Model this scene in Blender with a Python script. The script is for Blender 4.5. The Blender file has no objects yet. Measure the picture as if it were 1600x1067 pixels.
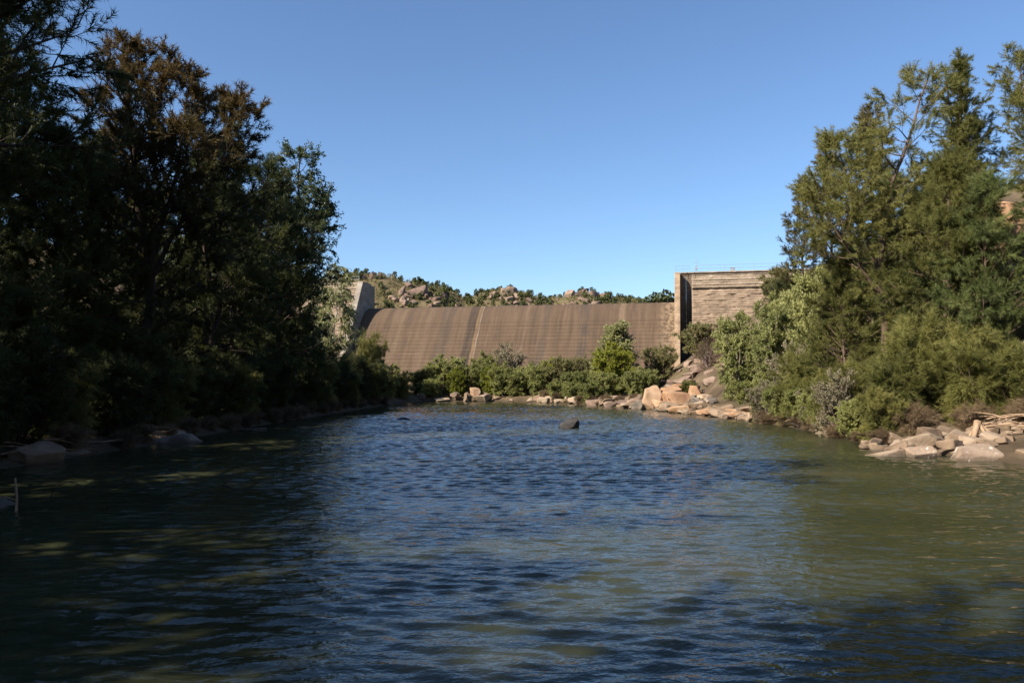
import bpy, bmesh, math
import numpy as np
from mathutils import Vector, Matrix, noise

# ------------------------------------------------------------------ camera, sky, sun, exposure
scene = bpy.context.scene
col = scene.collection
CAM_H = 3.0
cam_data = bpy.data.cameras.new("camera")
cam_data.sensor_width = 36.0
cam_data.lens = 28.0
cam_data.clip_start = 0.1
cam_data.clip_end = 6000.0
cam = bpy.data.objects.new("camera", cam_data)
cam.location = (0.0, 0.0, CAM_H)
cam.rotation_euler = (math.radians(90.0 + 2.7), 0.0, 0.0)
col.objects.link(cam)
scene.camera = cam

SUN_TRAVEL = Vector((1.10, 0.70, -1.0)).normalized()       # sun behind the camera, to the left
SUN_EL = math.asin(-SUN_TRAVEL.z)
SUN_AZ = math.atan2(-SUN_TRAVEL.x, -SUN_TRAVEL.y)          # from +Y towards +X

world = bpy.data.worlds.new("World")
scene.world = world
world.use_nodes = True
wn, wl = world.node_tree.nodes, world.node_tree.links
wn.clear()
w_out = wn.new("ShaderNodeOutputWorld")
w_bg = wn.new("ShaderNodeBackground")
w_sky = wn.new("ShaderNodeTexSky")
w_sky.sky_type = 'NISHITA'
w_sky.sun_disc = False
w_sky.sun_elevation = SUN_EL
w_sky.sun_rotation = SUN_AZ
w_sky.altitude = 400.0
w_sky.air_density = 1.0
w_sky.dust_density = 0.35
w_sky.ozone_density = 5.5
w_bg.inputs["Strength"].default_value = 0.083
wl.new(w_sky.outputs[0], w_bg.inputs[0])
wl.new(w_bg.outputs[0], w_out.inputs[0])

sun_data = bpy.data.lights.new("sun", 'SUN')
sun_data.energy = 5.0
sun_data.angle = math.radians(0.53)
sun_data.color = (1.0, 0.90, 0.76)
sun = bpy.data.objects.new("sun", sun_data)
sun.rotation_euler = SUN_TRAVEL.to_track_quat('-Z', 'Y').to_euler()
sun.location = (-60, -50, 80)
col.objects.link(sun)

scene.view_settings.view_transform = 'Standard'
scene.view_settings.look = 'None'
scene.view_settings.exposure = 1.1
scene.view_settings.gamma = 1.0
scene.cycles.max_bounces = 8
scene.cycles.diffuse_bounces = 5
scene.cycles.glossy_bounces = 3
scene.cycles.transmission_bounces = 5
scene.cycles.transparent_max_bounces = 4
scene.cycles.caustics_reflective = False
scene.cycles.caustics_refractive = False

# ------------------------------------------------------------------ helpers
def np_mesh(name, V, faces, smooth=False):
    """faces: list of (n,k) int arrays"""
    me = bpy.data.meshes.new(name)
    V = np.asarray(V, dtype=np.float32)
    faces = [np.asarray(f, dtype=np.int32) for f in faces if len(f)]
    me.vertices.add(len(V))
    me.vertices.foreach_set("co", V.ravel())
    loops = np.concatenate([f.ravel() for f in faces])
    starts, base = [], 0
    for f in faces:
        n, k = f.shape
        starts.append(base + np.arange(n, dtype=np.int32) * k)
        base += n * k
    starts = np.concatenate(starts)
    me.loops.add(len(loops))
    me.loops.foreach_set("vertex_index", loops)
    me.polygons.add(len(starts))
    me.polygons.foreach_set("loop_start", starts)
    me.update(calc_edges=True)
    if smooth:
        me.polygons.foreach_set("use_smooth", np.ones(len(starts), dtype=bool))
    return me

def put(name, me, mat=None, parent=None, loc=None, rotz=None, scale=None):
    o = bpy.data.objects.new(name, me)
    if mat is not None and me is not None and len(me.materials) == 0:
        me.materials.append(mat)
    if parent is not None:
        o.parent = parent
    if loc is not None:
        o.location = loc
    if rotz is not None:
        o.rotation_euler = (0, 0, rotz)
    if scale is not None:
        o.scale = scale if hasattr(scale, "__len__") else (scale,) * 3
    col.objects.link(o)
    return o

def tag(o, label, cat, group=None):
    o["label"] = label
    o["category"] = cat
    if group:
        o["group"] = group
    return o

ORD = ("first second third fourth fifth sixth seventh eighth ninth tenth eleventh twelfth thirteenth fourteenth fifteenth sixteenth seventeenth eighteenth nineteenth "
       "twentieth twenty-first twenty-second twenty-third twenty-fourth twenty-fifth twenty-sixth").split()

def structure(o):
    o["kind"] = "structure"
    return o

def norm(a):
    return a / np.maximum(np.linalg.norm(a, axis=-1, keepdims=True), 1e-9)

def tube_arrays(pts, rad, sides, base):
    pts = np.asarray(pts, dtype=float)
    k = len(pts)
    tan = np.gradient(pts, axis=0)
    tan = norm(tan)
    ref = np.array([0.0, 0.0, 1.0]) if abs(tan[:, 2]).mean() < 0.8 else np.array([1.0, 0.0, 0.0])
    a = norm(np.cross(tan, ref))
    b = np.cross(tan, a)
    ang = np.linspace(0, 2 * math.pi, sides, endpoint=False)
    r = np.asarray(rad, dtype=float).reshape(k, 1, 1)
    V = pts[:, None, :] + r * (np.cos(ang)[None, :, None] * a[:, None, :] + np.sin(ang)[None, :, None] * b[:, None, :])
    V = V.reshape(-1, 3)
    i = np.arange(k - 1)[:, None] * sides
    j = np.arange(sides)[None, :]
    j2 = (j + 1) % sides
    F = np.stack([i + j, i + j2, i + sides + j2, i + sides + j], axis=-1).reshape(-1, 4) + base
    return V, F

class Tubes:
    def __init__(self):
        self.V, self.F, self.n = [], [], 0
    def add(self, pts, rad, sides=5):
        V, F = tube_arrays(pts, rad, sides, self.n)
        self.V.append(V); self.F.append(F); self.n += len(V)
    def mesh(self, name):
        return np_mesh(name, np.concatenate(self.V), [np.concatenate(self.F)], smooth=True)

# ------------------------------------------------------------------ node helpers
def new_mat(name):
    m = bpy.data.materials.new(name)
    m.use_nodes = True
    nt = m.node_tree
    nt.nodes.clear()
    out = nt.nodes.new("ShaderNodeOutputMaterial")
    return m, nt, out

class NT:
    """tiny wrapper to write node trees in few lines"""
    def __init__(self, nt):
        self.nt = nt
    def node(self, typ, **kw):
        n = self.nt.nodes.new(typ)
        for k, v in kw.items():
            setattr(n, k, v)
        return n
    def link(self, a, b):
        self.nt.links.new(a, b)
    def set(self, sock, v):
        if isinstance(v, bpy.types.NodeSocket):
            self.nt.links.new(v, sock)
        else:
            sock.default_value = v
    def math(self, op, a, b=None, c=None, clamp=False):
        n = self.node("ShaderNodeMath", operation=op, use_clamp=clamp)
        self.set(n.inputs[0], a)
        if b is not None: self.set(n.inputs[1], b)
        if c is not None: self.set(n.inputs[2], c)
        return n.outputs[0]
    def noise(self, vec, scale, detail=3.0, rough=0.55, dist=0.0):
        n = self.node("ShaderNodeTexNoise")
        self.link(vec, n.inputs["Vector"])
        n.inputs["Scale"].default_value = scale
        n.inputs["Detail"].default_value = detail
        n.inputs["Roughness"].default_value = rough
        n.inputs["Distortion"].default_value = dist
        return n.outputs["Fac"]
    def mapping(self, vec, scale=(1, 1, 1), loc=(0, 0, 0), rot=(0, 0, 0)):
        n = self.node("ShaderNodeMapping")
        self.link(vec, n.inputs["Vector"])
        n.inputs["Scale"].default_value = scale
        n.inputs["Location"].default_value = loc
        n.inputs["Rotation"].default_value = rot
        return n.outputs[0]
    def ramp(self, fac, stops, interp='LINEAR'):
        n = self.node("ShaderNodeValToRGB")
        n.color_ramp.interpolation = interp
        el = n.color_ramp.elements
        while len(el) < len(stops):
            el.new(0.5)
        for e, (p, c) in zip(el, stops):
            e.position = p
            e.color = (*c, 1.0) if len(c) == 3 else c
        self.link(fac, n.inputs[0])
        return n.outputs["Color"]
    def step(self, fac, a, b):
        n = self.node("ShaderNodeMapRange", interpolation_type='SMOOTHSTEP')
        self.set(n.inputs["Value"], fac)
        n.inputs["From Min"].default_value = a
        n.inputs["From Max"].default_value = b
        return n.outputs[0]
    def mix(self, fac, a, b, mode='MIX'):
        n = self.node("ShaderNodeMix", data_type='RGBA', blend_type=mode)
        self.set(n.inputs["Factor"], fac)
        for s, v in ((n.inputs["A"], a), (n.inputs["B"], b)) if False else ((n.inputs[6], a), (n.inputs[7], b)):
            if isinstance(v, tuple):
                s.default_value = (*v, 1.0) if len(v) == 3 else v
            else:
                self.link(v, s)
        return n.outputs[2]
    def coords(self, which="Object"):
        return self.node("ShaderNodeTexCoord").outputs[which]
    def position(self):
        return self.node("ShaderNodeNewGeometry").outputs["Position"]
    def sep(self, v):
        n = self.node("ShaderNodeSeparateXYZ")
        self.link(v, n.inputs[0])
        return n.outputs
    def bump(self, h, strength=0.5, dist=0.05):
        n = self.node("ShaderNodeBump")
        self.link(h, n.inputs["Height"])
        n.inputs["Strength"].default_value = strength
        n.inputs["Distance"].default_value = dist
        return n.outputs[0]
    def principled(self, color, rough=0.8, spec=0.3, normal=None):
        n = self.node("ShaderNodeBsdfPrincipled")
        self.set(n.inputs["Base Color"], color if not isinstance(color, tuple) else (*color, 1.0))
        self.set(n.inputs["Roughness"], rough)
        self.set(n.inputs["Specular IOR Level"], spec)
        if normal is not None:
            self.link(normal, n.inputs["Normal"])
        return n

def foliage_mat(name, c_dark, c_mid, c_light, trans=0.3, top=None, rough=0.55, spec=0.25):
    """leaf colour varies clump by clump; top=(z0,z1,colour): colour of the ripe catkins at the tree's top"""
    m, nt, out = new_mat(name)
    t = NT(nt)
    oc = t.coords()
    rnd = t.node("ShaderNodeObjectInfo").outputs["Random"]
    f = t.math('ADD', t.noise(oc, 0.55, 3.0), t.math('MULTIPLY_ADD', rnd, 0.2, -0.1))
    c = t.ramp(f, [(0.33, c_dark), (0.5, c_mid), (0.68, c_light)])
    f2 = t.noise(oc, 4.0, 2.0)
    c = t.mix(t.math('MULTIPLY', t.step(f2, 0.35, 0.7), 0.45), c, c_light)
    if top:
        z = t.sep(oc)[2]
        wob = t.math('MULTIPLY_ADD', t.noise(oc, 0.45, 4.0), 16.0, -8.0)
        c = t.mix(t.math('MULTIPLY', t.step(t.math('ADD', z, wob), top[0], top[1]), 0.62), c, top[2])
    p = t.principled(c, rough, spec)
    tr = t.node("ShaderNodeBsdfTranslucent")
    t.link(c, tr.inputs[0])
    ms = t.node("ShaderNodeMixShader")
    ms.inputs[0].default_value = trans
    t.link(p.outputs[0], ms.inputs[1]); t.link(tr.outputs[0], ms.inputs[2])
    t.link(ms.outputs[0], out.inputs[0])
    return m

def bark_mat(name, c1, c2, scale=6.0):
    m, nt, out = new_mat(name)
    t = NT(nt)
    oc = t.coords()
    n1 = t.noise(t.mapping(oc, (1, 1, 0.18)), scale, 5.0, 0.65)
    c = t.ramp(n1, [(0.35, c1), (0.65, c2)])
    p = t.principled(c, 0.9, 0.15, t.bump(n1, 0.7, 0.04))
    t.link(p.outputs[0], out.inputs[0])
    return m

def granite_mat(name, c1, c2, c3, streak=0.0, tideline=True, rnd_amt=0.35, speck=True):
    m, nt, out = new_mat(name)
    t = NT(nt)
    pos = t.position()
    oc = t.coords()
    rnd = t.node("ShaderNodeObjectInfo").outputs["Random"]
    big = t.noise(pos, 0.9, 4.0, 0.6)
    f = t.math('ADD', big, t.math('MULTIPLY_ADD', rnd, rnd_amt, -rnd_amt / 2))
    c = t.ramp(f, [(0.3, c1), (0.5, c2), (0.7, c3)])
    fine = t.noise(pos, 14.0, 5.0, 0.7)
    c = t.mix(t.math('MULTIPLY', t.step(fine, 0.35, 0.75), 0.35), c, (0.16, 0.125, 0.10), 'MIX')
    if tideline:   # mud and algae mark left by the river on the lowest part of each stone
        z = t.math('ADD', t.sep(pos)[2], t.math('MULTIPLY_ADD', t.noise(pos, 2.0, 2.0), 0.3, -0.15))
        c = t.mix(t.math('MULTIPLY', t.math('SUBTRACT', 1.0, t.step(z, 0.03, 0.18)), 0.65), c, (0.06, 0.048, 0.035))
    if streak:     # white bird streaks running down
        s = t.noise(t.mapping(oc, (9.0, 9.0, 0.6)), 0.55, 2.0)
        c = t.mix(t.math('MULTIPLY', t.step(s, 0.64, 0.70), streak * 0.7), c, (0.72, 0.68, 0.62))
    bh = t.math('ADD', t.math('MULTIPLY', t.noise(pos, 3.0, 6.0, 0.65), 1.0), t.math('MULTIPLY', fine, 0.35))
    p = t.principled(c, 0.88, 0.2, t.bump(bh, 0.7, 0.08))
    t.link(p.outputs[0], out.inputs[0])
    return m

M = {}
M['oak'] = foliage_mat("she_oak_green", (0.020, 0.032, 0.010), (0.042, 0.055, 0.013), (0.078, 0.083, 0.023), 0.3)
M['oak_rust'] = foliage_mat("she_oak_rust_top", (0.025, 0.032, 0.010), (0.049, 0.048, 0.015), (0.081, 0.070, 0.022), 0.4, (11.0, 17.5, (0.145, 0.088, 0.031)))
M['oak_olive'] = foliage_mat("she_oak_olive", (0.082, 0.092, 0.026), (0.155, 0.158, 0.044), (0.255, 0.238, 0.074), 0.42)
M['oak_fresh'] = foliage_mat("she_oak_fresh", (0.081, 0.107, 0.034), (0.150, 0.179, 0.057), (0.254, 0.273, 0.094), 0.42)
M['oak_bronze'] = foliage_mat("she_oak_bronze", (0.061, 0.064, 0.023), (0.114, 0.100, 0.034), (0.183, 0.146, 0.052), 0.4)
M['gum'] = foliage_mat("gum_green", (0.030, 0.046, 0.018), (0.060, 0.081, 0.030), (0.132, 0.152, 0.056), 0.4, rough=0.4, spec=0.4)
M['gum_pale'] = foliage_mat("gum_pale", (0.125, 0.144, 0.056), (0.213, 0.225, 0.088), (0.338, 0.331, 0.144), 0.42, rough=0.45, spec=0.4)
M['bush'] = foliage_mat("bush_green", (0.123, 0.141, 0.044), (0.219, 0.234, 0.074), (0.332, 0.336, 0.121), 0.45)
M['bush_bright'] = foliage_mat("bush_bright", (0.127, 0.149, 0.021), (0.218, 0.236, 0.030), (0.322, 0.322, 0.053), 0.45)
M['bush_light'] = foliage_mat("bush_light", (0.145, 0.164, 0.056), (0.249, 0.263, 0.092), (0.367, 0.367, 0.145), 0.42)
M['bush_olive'] = foliage_mat("bush_olive", (0.108, 0.109, 0.043), (0.179, 0.172, 0.068), (0.272, 0.243, 0.108), 0.42)
M['bush_grey'] = foliage_mat("bush_grey", (0.113, 0.097, 0.064), (0.180, 0.157, 0.097), (0.270, 0.233, 0.150), 0.2)
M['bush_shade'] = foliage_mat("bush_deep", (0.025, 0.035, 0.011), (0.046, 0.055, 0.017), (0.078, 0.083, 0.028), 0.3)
M['dry'] = foliage_mat("dry_litter", (0.055, 0.038, 0.022), (0.12, 0.082, 0.046), (0.22, 0.155, 0.09), 0.2)
M['hillshrub'] = foliage_mat("hill_shrub", (0.050, 0.065, 0.022), (0.081, 0.098, 0.033), (0.125, 0.131, 0.045), 0.2)
M['hillpale'] = foliage_mat("hill_scrub", (0.106, 0.098, 0.044), (0.163, 0.144, 0.062), (0.237, 0.200, 0.094), 0.2)
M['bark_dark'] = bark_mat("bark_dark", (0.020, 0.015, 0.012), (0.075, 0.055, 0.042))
M['bark_brown'] = bark_mat("bark_brown", (0.045, 0.030, 0.022), (0.15, 0.105, 0.075))
M['bark_pale'] = bark_mat("bark_pale", (0.16, 0.13, 0.10), (0.42, 0.37, 0.31), 3.0)
M['driftwood'] = bark_mat("driftwood", (0.16, 0.10, 0.06), (0.40, 0.28, 0.18), 5.0)
M['deadwood'] = bark_mat("deadwood_dark", (0.015, 0.012, 0.010), (0.06, 0.048, 0.04), 5.0)
M['twig_grey'] = bark_mat("twig_grey", (0.13, 0.095, 0.085), (0.30, 0.23, 0.21), 8.0)
M['granite'] = granite_mat("granite_tan", (0.132, 0.090, 0.057), (0.219, 0.156, 0.103), (0.305, 0.233, 0.166))
M['granite_orange'] = granite_mat("granite_orange", (0.260, 0.144, 0.083), (0.347, 0.202, 0.112), (0.419, 0.289, 0.187))
M['granite_streak'] = granite_mat("granite_streaked", (0.173, 0.119, 0.083), (0.260, 0.187, 0.134), (0.325, 0.246, 0.180), 0.8)
M['granite_dark'] = granite_mat("granite_dark", (0.025, 0.025, 0.027), (0.05, 0.049, 0.05), (0.10, 0.097, 0.095))
M['granite_grey'] = granite_mat("granite_grey", (0.062, 0.054, 0.047), (0.108, 0.094, 0.079), (0.194, 0.162, 0.130))
M['granite_hill'] = granite_mat("granite_hill", (0.108, 0.072, 0.056), (0.187, 0.126, 0.095), (0.267, 0.191, 0.144), 0.0, False, 0.45)
M['metal'] = bpy.data.materials.new("galvanised_steel")
M['metal'].use_nodes = True
_p = M['metal'].node_tree.nodes["Principled BSDF"]
_p.inputs["Base Color"].default_value = (0.34, 0.36, 0.38, 1); _p.inputs["Roughness"].default_value = 0.5; _p.inputs["Metallic"].default_value = 0.6

# ------------------------------------------------------------------ terrain
POOL = np.array([(-16, 1.5), (-17, 6), (-17.5, 20), (-17, 27), (-16.5, 35), (-16.3, 45), (-16.2, 55), (-15.5, 68), (-15, 80), (-14.3, 92),
                 (-13.4, 103), (-11, 107.0), (-5, 107.5), (2, 104), (7.5, 95.5), (10.5, 87), (13.5, 77.5), (15.2, 68), (16.6, 60), (17.4, 50),
                 (16.9, 42), (16.4, 36), (17.2, 31), (19, 24), (20, 12), (18, 1.5)], dtype=float)

def pool_sdf(x, y):
    """positive outside the pool"""
    P = np.stack([x, y], -1)
    d2 = np.full(x.shape, 1e12)
    inside = np.zeros(x.shape, bool)
    n = len(POOL)
    for i in range(n):
        a, b = POOL[i], POOL[(i + 1) % n]
        ab = b - a
        t = np.clip(((P - a) @ ab) / (ab @ ab), 0, 1)
        q = P - (a + t[..., None] * ab)
        d2 = np.minimum(d2, (q ** 2).sum(-1))
        cond = ((a[1] > y) != (b[1] > y))
        xi = a[0] + (y - a[1]) / (b[1] - a[1] + 1e-12) * ab[0]
        inside ^= cond & (x < xi)
    d = np.sqrt(d2)
    return np.where(inside, -d, d)

def sstep(a, b, v):
    t = np.clip((v - a) / (b - a), 0, 1)
    return t * t * (3 - 2 * t)

_rs = np.random.RandomState(3)
_ph = _rs.uniform(0, 6.28, (24, 2)); _dr = _rs.uniform(0, 6.28, 24)
def fbm(x, y, scale):
    v = 0.0
    for i in range(24):
        f = scale * (0.5 + 0.32 * i)
        v = v + np.sin((x * math.cos(_dr[i]) + y * math.sin(_dr[i])) * f + _ph[i, 0]) / (1 + 0.35 * i)
    return v / 4.0

RIDGE_X = np.array([-600, -160, -110, -75, -60, -48, -36, -31, -26, -17, -13, -8, -2, 6, 14, 20, 27, 33, 40, 50, 60, 80, 140, 600], float)
RIDGE_Z = np.array([30, 34, 38, 40, 41.8, 42.0, 39.0, 38.0, 36.5, 32.5, 34.2, 36.2, 37.0, 34.6, 33.0, 33.6, 35.0, 34.2, 32.3, 30.6, 31, 32, 36, 34], float)

def ground_z(x, y):
    x = np.asarray(x, float); y = np.asarray(y, float)
    d = pool_sdf(x, y)
    z = np.where(d < 0, np.maximum(-1.6, d * 0.35), 0.0)
    bank = 0.55 * np.clip(d / 1.6, 0, 1) + 0.45 * sstep(1.6, 5.0, d) + 0.35 * sstep(4, 12, d)
    z = z + np.where(d > 0, bank, 0.0)
    # right hillside
    foot = np.interp(y, [-60, 26, 34, 42, 80, 105, 130, 200], [26, 28.0, 26.5, 20.0, 18.5, 17.5, 20.0, 24.0])
    rh = np.maximum(x - foot, 0)
    z = z + 0.64 * np.where(rh < 34, rh, 34 + (rh - 34) * 0.15) * sstep(0, 3.5, rh) * (1 - sstep(150, 230, y) * 0.7)
    # left bank rises gently, then into the abutment hill
    lh = np.maximum(-x - 23, 0)
    z = z + (0.09 + 0.45 * sstep(95, 135, y)) * np.minimum(lh, 45) * (1 - sstep(150, 230, y) * 0.7)
    z = z + 0.22 * fbm(x, y, 0.55) * sstep(0.3, 3.0, d) + 0.10 * fbm(x + 40, y, 1.7) * sstep(0.2, 1.0, d)
    # boulder hills beyond the dam
    ridge = np.interp(x, RIDGE_X, RIDGE_Z) + 0.9 * fbm(x * 1.0, y * 0.4, 0.10)
    hy = sstep(225, 300, y) * (1 - 0.45 * sstep(315, 420, y))
    z = z * (1 - hy) + hy * (ridge + 0.8 * fbm(x, y, 0.22) * (1 - sstep(290, 310, y)))
    return z

def gz(x, y):
    return float(ground_z(np.array([x]), np.array([y]))[0])

def rng_axis(parts):
    out = []
    for a, b, s in parts:
        out.append(np.arange(a, b, s))
    return np.concatenate(out)

gx = rng_axis([(-3000, -600, 400), (-600, -120, 40), (-120, -46, 3), (-46, 60, 0.75), (60, 120, 3), (120, 600, 40), (600, 3001, 400)])
gy = rng_axis([(-1500, -60, 240), (-60, -6, 4), (-6, 150, 0.75), (150, 225, 6), (225, 330, 2.5), (330, 600, 30), (600, 4001, 340)])
GX, GY = np.meshgrid(gx, gy)
GZ = ground_z(GX, GY)
nx, ny = len(gx), len(gy)
idx = (np.arange(ny - 1)[:, None] * nx + np.arange(nx - 1)[None, :])
gF = np.stack([idx, idx + 1, idx + nx + 1, idx + nx], -1).reshape(-1, 4)
g_me = np_mesh("ground", np.stack([GX, GY, GZ], -1).reshape(-1, 3), [gF], smooth=True)

m, nt, out = new_mat("bank_earth")
t = NT(nt)
pos = t.position()
n1 = t.noise(pos, 0.35, 5.0, 0.6)
c = t.ramp(n1, [(0.3, (0.050, 0.036, 0.024)), (0.5, (0.095, 0.068, 0.044)), (0.7, (0.16, 0.118, 0.078))])
n2 = t.noise(pos, 6.0, 5.0, 0.7)
c = t.mix(t.math('MULTIPLY', t.step(n2, 0.4, 0.7), 0.5), c, (0.10, 0.075, 0.045))
n3 = t.noise(pos, 0.12, 4.0, 0.6)
c = t.mix(t.math('MULTIPLY', t.step(n3, 0.5, 0.65), 0.5), c, (0.115, 0.105, 0.045))
sx, sy, sz = t.sep(pos)
c = t.mix(t.math('MULTIPLY', t.step(sy, 190.0, 230.0), 0.75), c, t.ramp(n3, [(0.35, (0.16, 0.125, 0.07)), (0.65, (0.10, 0.088, 0.038))]))
wet = t.math('SUBTRACT', 1.0, t.step(sz, 0.02, 0.22))
c = t.mix(t.math('MULTIPLY', wet, 0.6), c, (0.05, 0.038, 0.025))
p = t.principled(c, 0.95, 0.1, t.bump(t.math('ADD', n2, t.math('MULTIPLY', n1, 2.0)), 0.8, 0.12))
t.link(p.outputs[0], out.inputs[0])
structure(put("ground", g_me, m))

# ------------------------------------------------------------------ water
m, nt, out = new_mat("river_water")
t = NT(nt)
pos = t.position()
wm = t.mapping(pos, (0.62, 1.35, 1.0), rot=(0, 0, math.radians(-6)))
patch = t.noise(t.mapping(pos, (0.05, 0.11, 1)), 1.0, 2.0)
calm = t.math('MULTIPLY_ADD', t.step(patch, 0.36, 0.58), 0.6, 0.4)
w1 = t.noise(wm, 1.15, 2.0, 0.5, 0.3)
w2 = t.noise(t.mapping(pos, (0.8, 1.5, 1.0), rot=(0, 0, math.radians(14))), 3.4, 3.0, 0.55, 0.2)
w3 = t.noise(t.mapping(pos, (0.9, 1.3, 1.0), rot=(0, 0, math.radians(-20))), 9.0, 2.0, 0.5)
h = t.math('ADD', t.math('MULTIPLY', w1, 1.0), t.math('ADD', t.math('MULTIPLY', w2, 0.5), t.math('MULTIPLY', w3, 0.13)))
h = t.math('MULTIPLY', h, calm)
nb = t.bump(h, 1.0, 0.07)
# silty water over a sandy bed: tint drifts, sandbars show paler
sd = t.noise(t.mapping(pos, (0.10, 0.22, 1)), 1.0, 4.0, 0.6)
bc = t.ramp(sd, [(0.3, (0.020, 0.024, 0.012)), (0.55, (0.034, 0.037, 0.019)), (0.74, (0.056, 0.047, 0.024))])
p = t.principled(bc, 0.06, 0.5, nb)
p.inputs["IOR"].default_value = 1.333
t.link(p.outputs[0], out.inputs[0])
# the ripples are real: a fine sheet raised by a bundle of short wind waves running down the pool
wx = np.concatenate([np.arange(-32, -18, 1.0), np.arange(-18, 18.6, 0.125), np.arange(19, 33, 1.0)])
wy = np.concatenate([np.arange(-4, 6, 0.5), np.arange(6, 30, 0.06), np.arange(30, 60, 0.095), np.arange(60, 109, 0.2), np.arange(109, 118, 1.0)])
WX, WY = np.meshgrid(wx, wy)
rw = np.random.RandomState(8)
WZ = np.zeros_like(WX)
amp_patch = 0.74 + 0.46 * np.clip(fbm(WX * 0.55, WY, 0.16), -1, 1)
shelter = 0.35 + 0.65 * sstep(0.5, 7.0, -pool_sdf(WX, WY))
for lam, n_, st in ((1.8, 5, 0.003), (1.0, 8, 0.008), (0.62, 12, 0.022), (0.43, 16, 0.040), (0.32, 16, 0.044)):
    for i in range(n_):
        th = rw.normal(0.08, 0.34)
        k_ = 2 * math.pi / (lam * rw.uniform(0.8, 1.25))
        ph = k_ * (WX * math.sin(th) + WY * math.cos(th)) + rw.uniform(0, 6.28)
        A = st / k_ * 1.5
        q = np.sin(ph)
        WZ += A * (q + 0.35 * (q * q - 0.5))
WZ *= (0.68 + 0.52 * sstep(13, 30, WY)) * amp_patch * shelter * (1 - sstep(17.5, 18.5, np.abs(WX))) * sstep(4, 6, WY) * (1 - sstep(106, 108, WY))
nwx, nwy = len(wx), len(wy)
i0 = (np.arange(nwy - 1)[:, None] * nwx + np.arange(nwx - 1)[None, :])
w_me = np_mesh("water", np.stack([WX, WY, WZ], -1).reshape(-1, 3), [np.stack([i0, i0 + 1, i0 + nwx + 1, i0 + nwx], -1).reshape(-1, 4)], smooth=True)
structure(put("water", w_me, m))

# ------------------------------------------------------------------ dam
TH = math.atan2(0.219, 0.976)
CREST = 15.4
TOPZ = 19.8
LEN = 52.7
def dam_to_world(u, y, z):
    c_, s_ = math.cos(-TH), math.sin(-TH)
    return (-25 + u * c_ - y * s_, 140 + u * s_ + y * c_, z)

PROFILE = [(4.0, 9.0), (3.4, 13.2), (2.2, 14.6), (1.1, 15.25), (0.0, 15.4), (-0.8, 15.28), (-1.5, 15.0), (-2.2, 14.58), (-2.9, 14.0), (-3.5, 13.35), (-4.0, 12.75)]
while PROFILE[-1][1] > -0.5:
    y_, z_ = PROFILE[-1]
    PROFILE.append((y_ - 0.78 * 0.60, z_ - 0.60))

# stained concrete of the spillway face
m, nt, out = new_mat("spillway_concrete")
t = NT(nt)
oc = t.coords()
X, Y, Z = t.sep(oc)
streak1 = t.noise(t.mapping(oc, (1.0, 0.07, 0.07)), 1.1, 8.0, 0.75, 0.5)
streak2 = t.noise(t.mapping(oc, (1.0, 0.012, 0.012)), 3.2, 4.0, 0.7)
c = t.ramp(streak1, [(0.28, (0.056, 0.039, 0.027)), (0.5, (0.094, 0.063, 0.041)), (0.70, (0.125, 0.084, 0.054))])
pat = t.step(t.noise(t.mapping(oc, (0.16, 0.3, 0.3)), 1.0, 4.0, 0.65), 0.38, 0.62)
c = t.mix(t.math('MULTIPLY', t.math('MULTIPLY', t.step(streak2, 0.55, 0.75), pat), 0.5), c, (0.145, 0.103, 0.072))
c = t.mix(t.math('MULTIPLY', t.step(t.math('SUBTRACT', 1.0, streak2), 0.54, 0.72), t.math('MULTIPLY_ADD', pat, -0.45, 0.75)), c, (0.06, 0.042, 0.033))
blot = t.noise(t.mapping(oc, (0.7, 0.5, 0.5)), 0.55, 8.0, 0.75)
c = t.mix(t.math('MULTIPLY', t.step(blot, 0.5, 0.68), 0.4), c, (0.055, 0.04, 0.034))
def band(x0, hw, soft):
    dx = t.math('ABSOLUTE', t.math('SUBTRACT', t.math('ADD', X, t.math('MULTIPLY_ADD', t.noise(t.mapping(oc, (0.2, 1, 1)), 0.35, 3.0), 0.7, -0.35)), x0))
    return t.math('SUBTRACT', 1.0, t.step(dx, hw, hw + soft))
for x0, hw, soft, colr, amt in ((19.85, 0.55, 0.45, (0.036, 0.028, 0.024), 0.9), (20.8, 0.12, 0.25, (0.20, 0.13, 0.065), 0.75), (21.2, 0.03, 0.10, (0.40, 0.33, 0.26), 0.45),
                                (32.2, 0.35, 0.5, (0.055, 0.045, 0.038), 0.55), (38.5, 0.5, 0.5, (0.048, 0.04, 0.035), 0.75), (12.2, 0.15, 0.9, (0.14, 0.098, 0.068), 0.5),
                                (15.4, 0.8, 0.6, (0.062, 0.048, 0.040), 0.6), (7.0, 0.2, 1.0, (0.14, 0.098, 0.066), 0.5), (28.9, 0.05, 0.4, (0.17, 0.12, 0.08), 0.5), (44.5, 0.25, 0.4, (0.22, 0.155, 0.10), 0.5)):
    brk = t.step(t.noise(t.mapping(oc, (1.0, 0.05, 0.05), (x0, 0, 0)), 4.5, 3.0, 0.65), 0.36, 0.60)
    fade = t.step(t.noise(t.mapping(oc, (0.1, 0.3, 0.3), (x0 * 3, 0, 0)), 1.0, 2.0), 0.30, 0.55)
    c = t.mix(t.math('MULTIPLY', t.math('MULTIPLY', t.math('MULTIPLY', band(x0, hw, soft), amt), t.math('MULTIPLY_ADD', brk, 0.65, 0.35)), t.math('MULTIPLY_ADD', fade, 0.6, 0.4)), c, colr)
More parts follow.
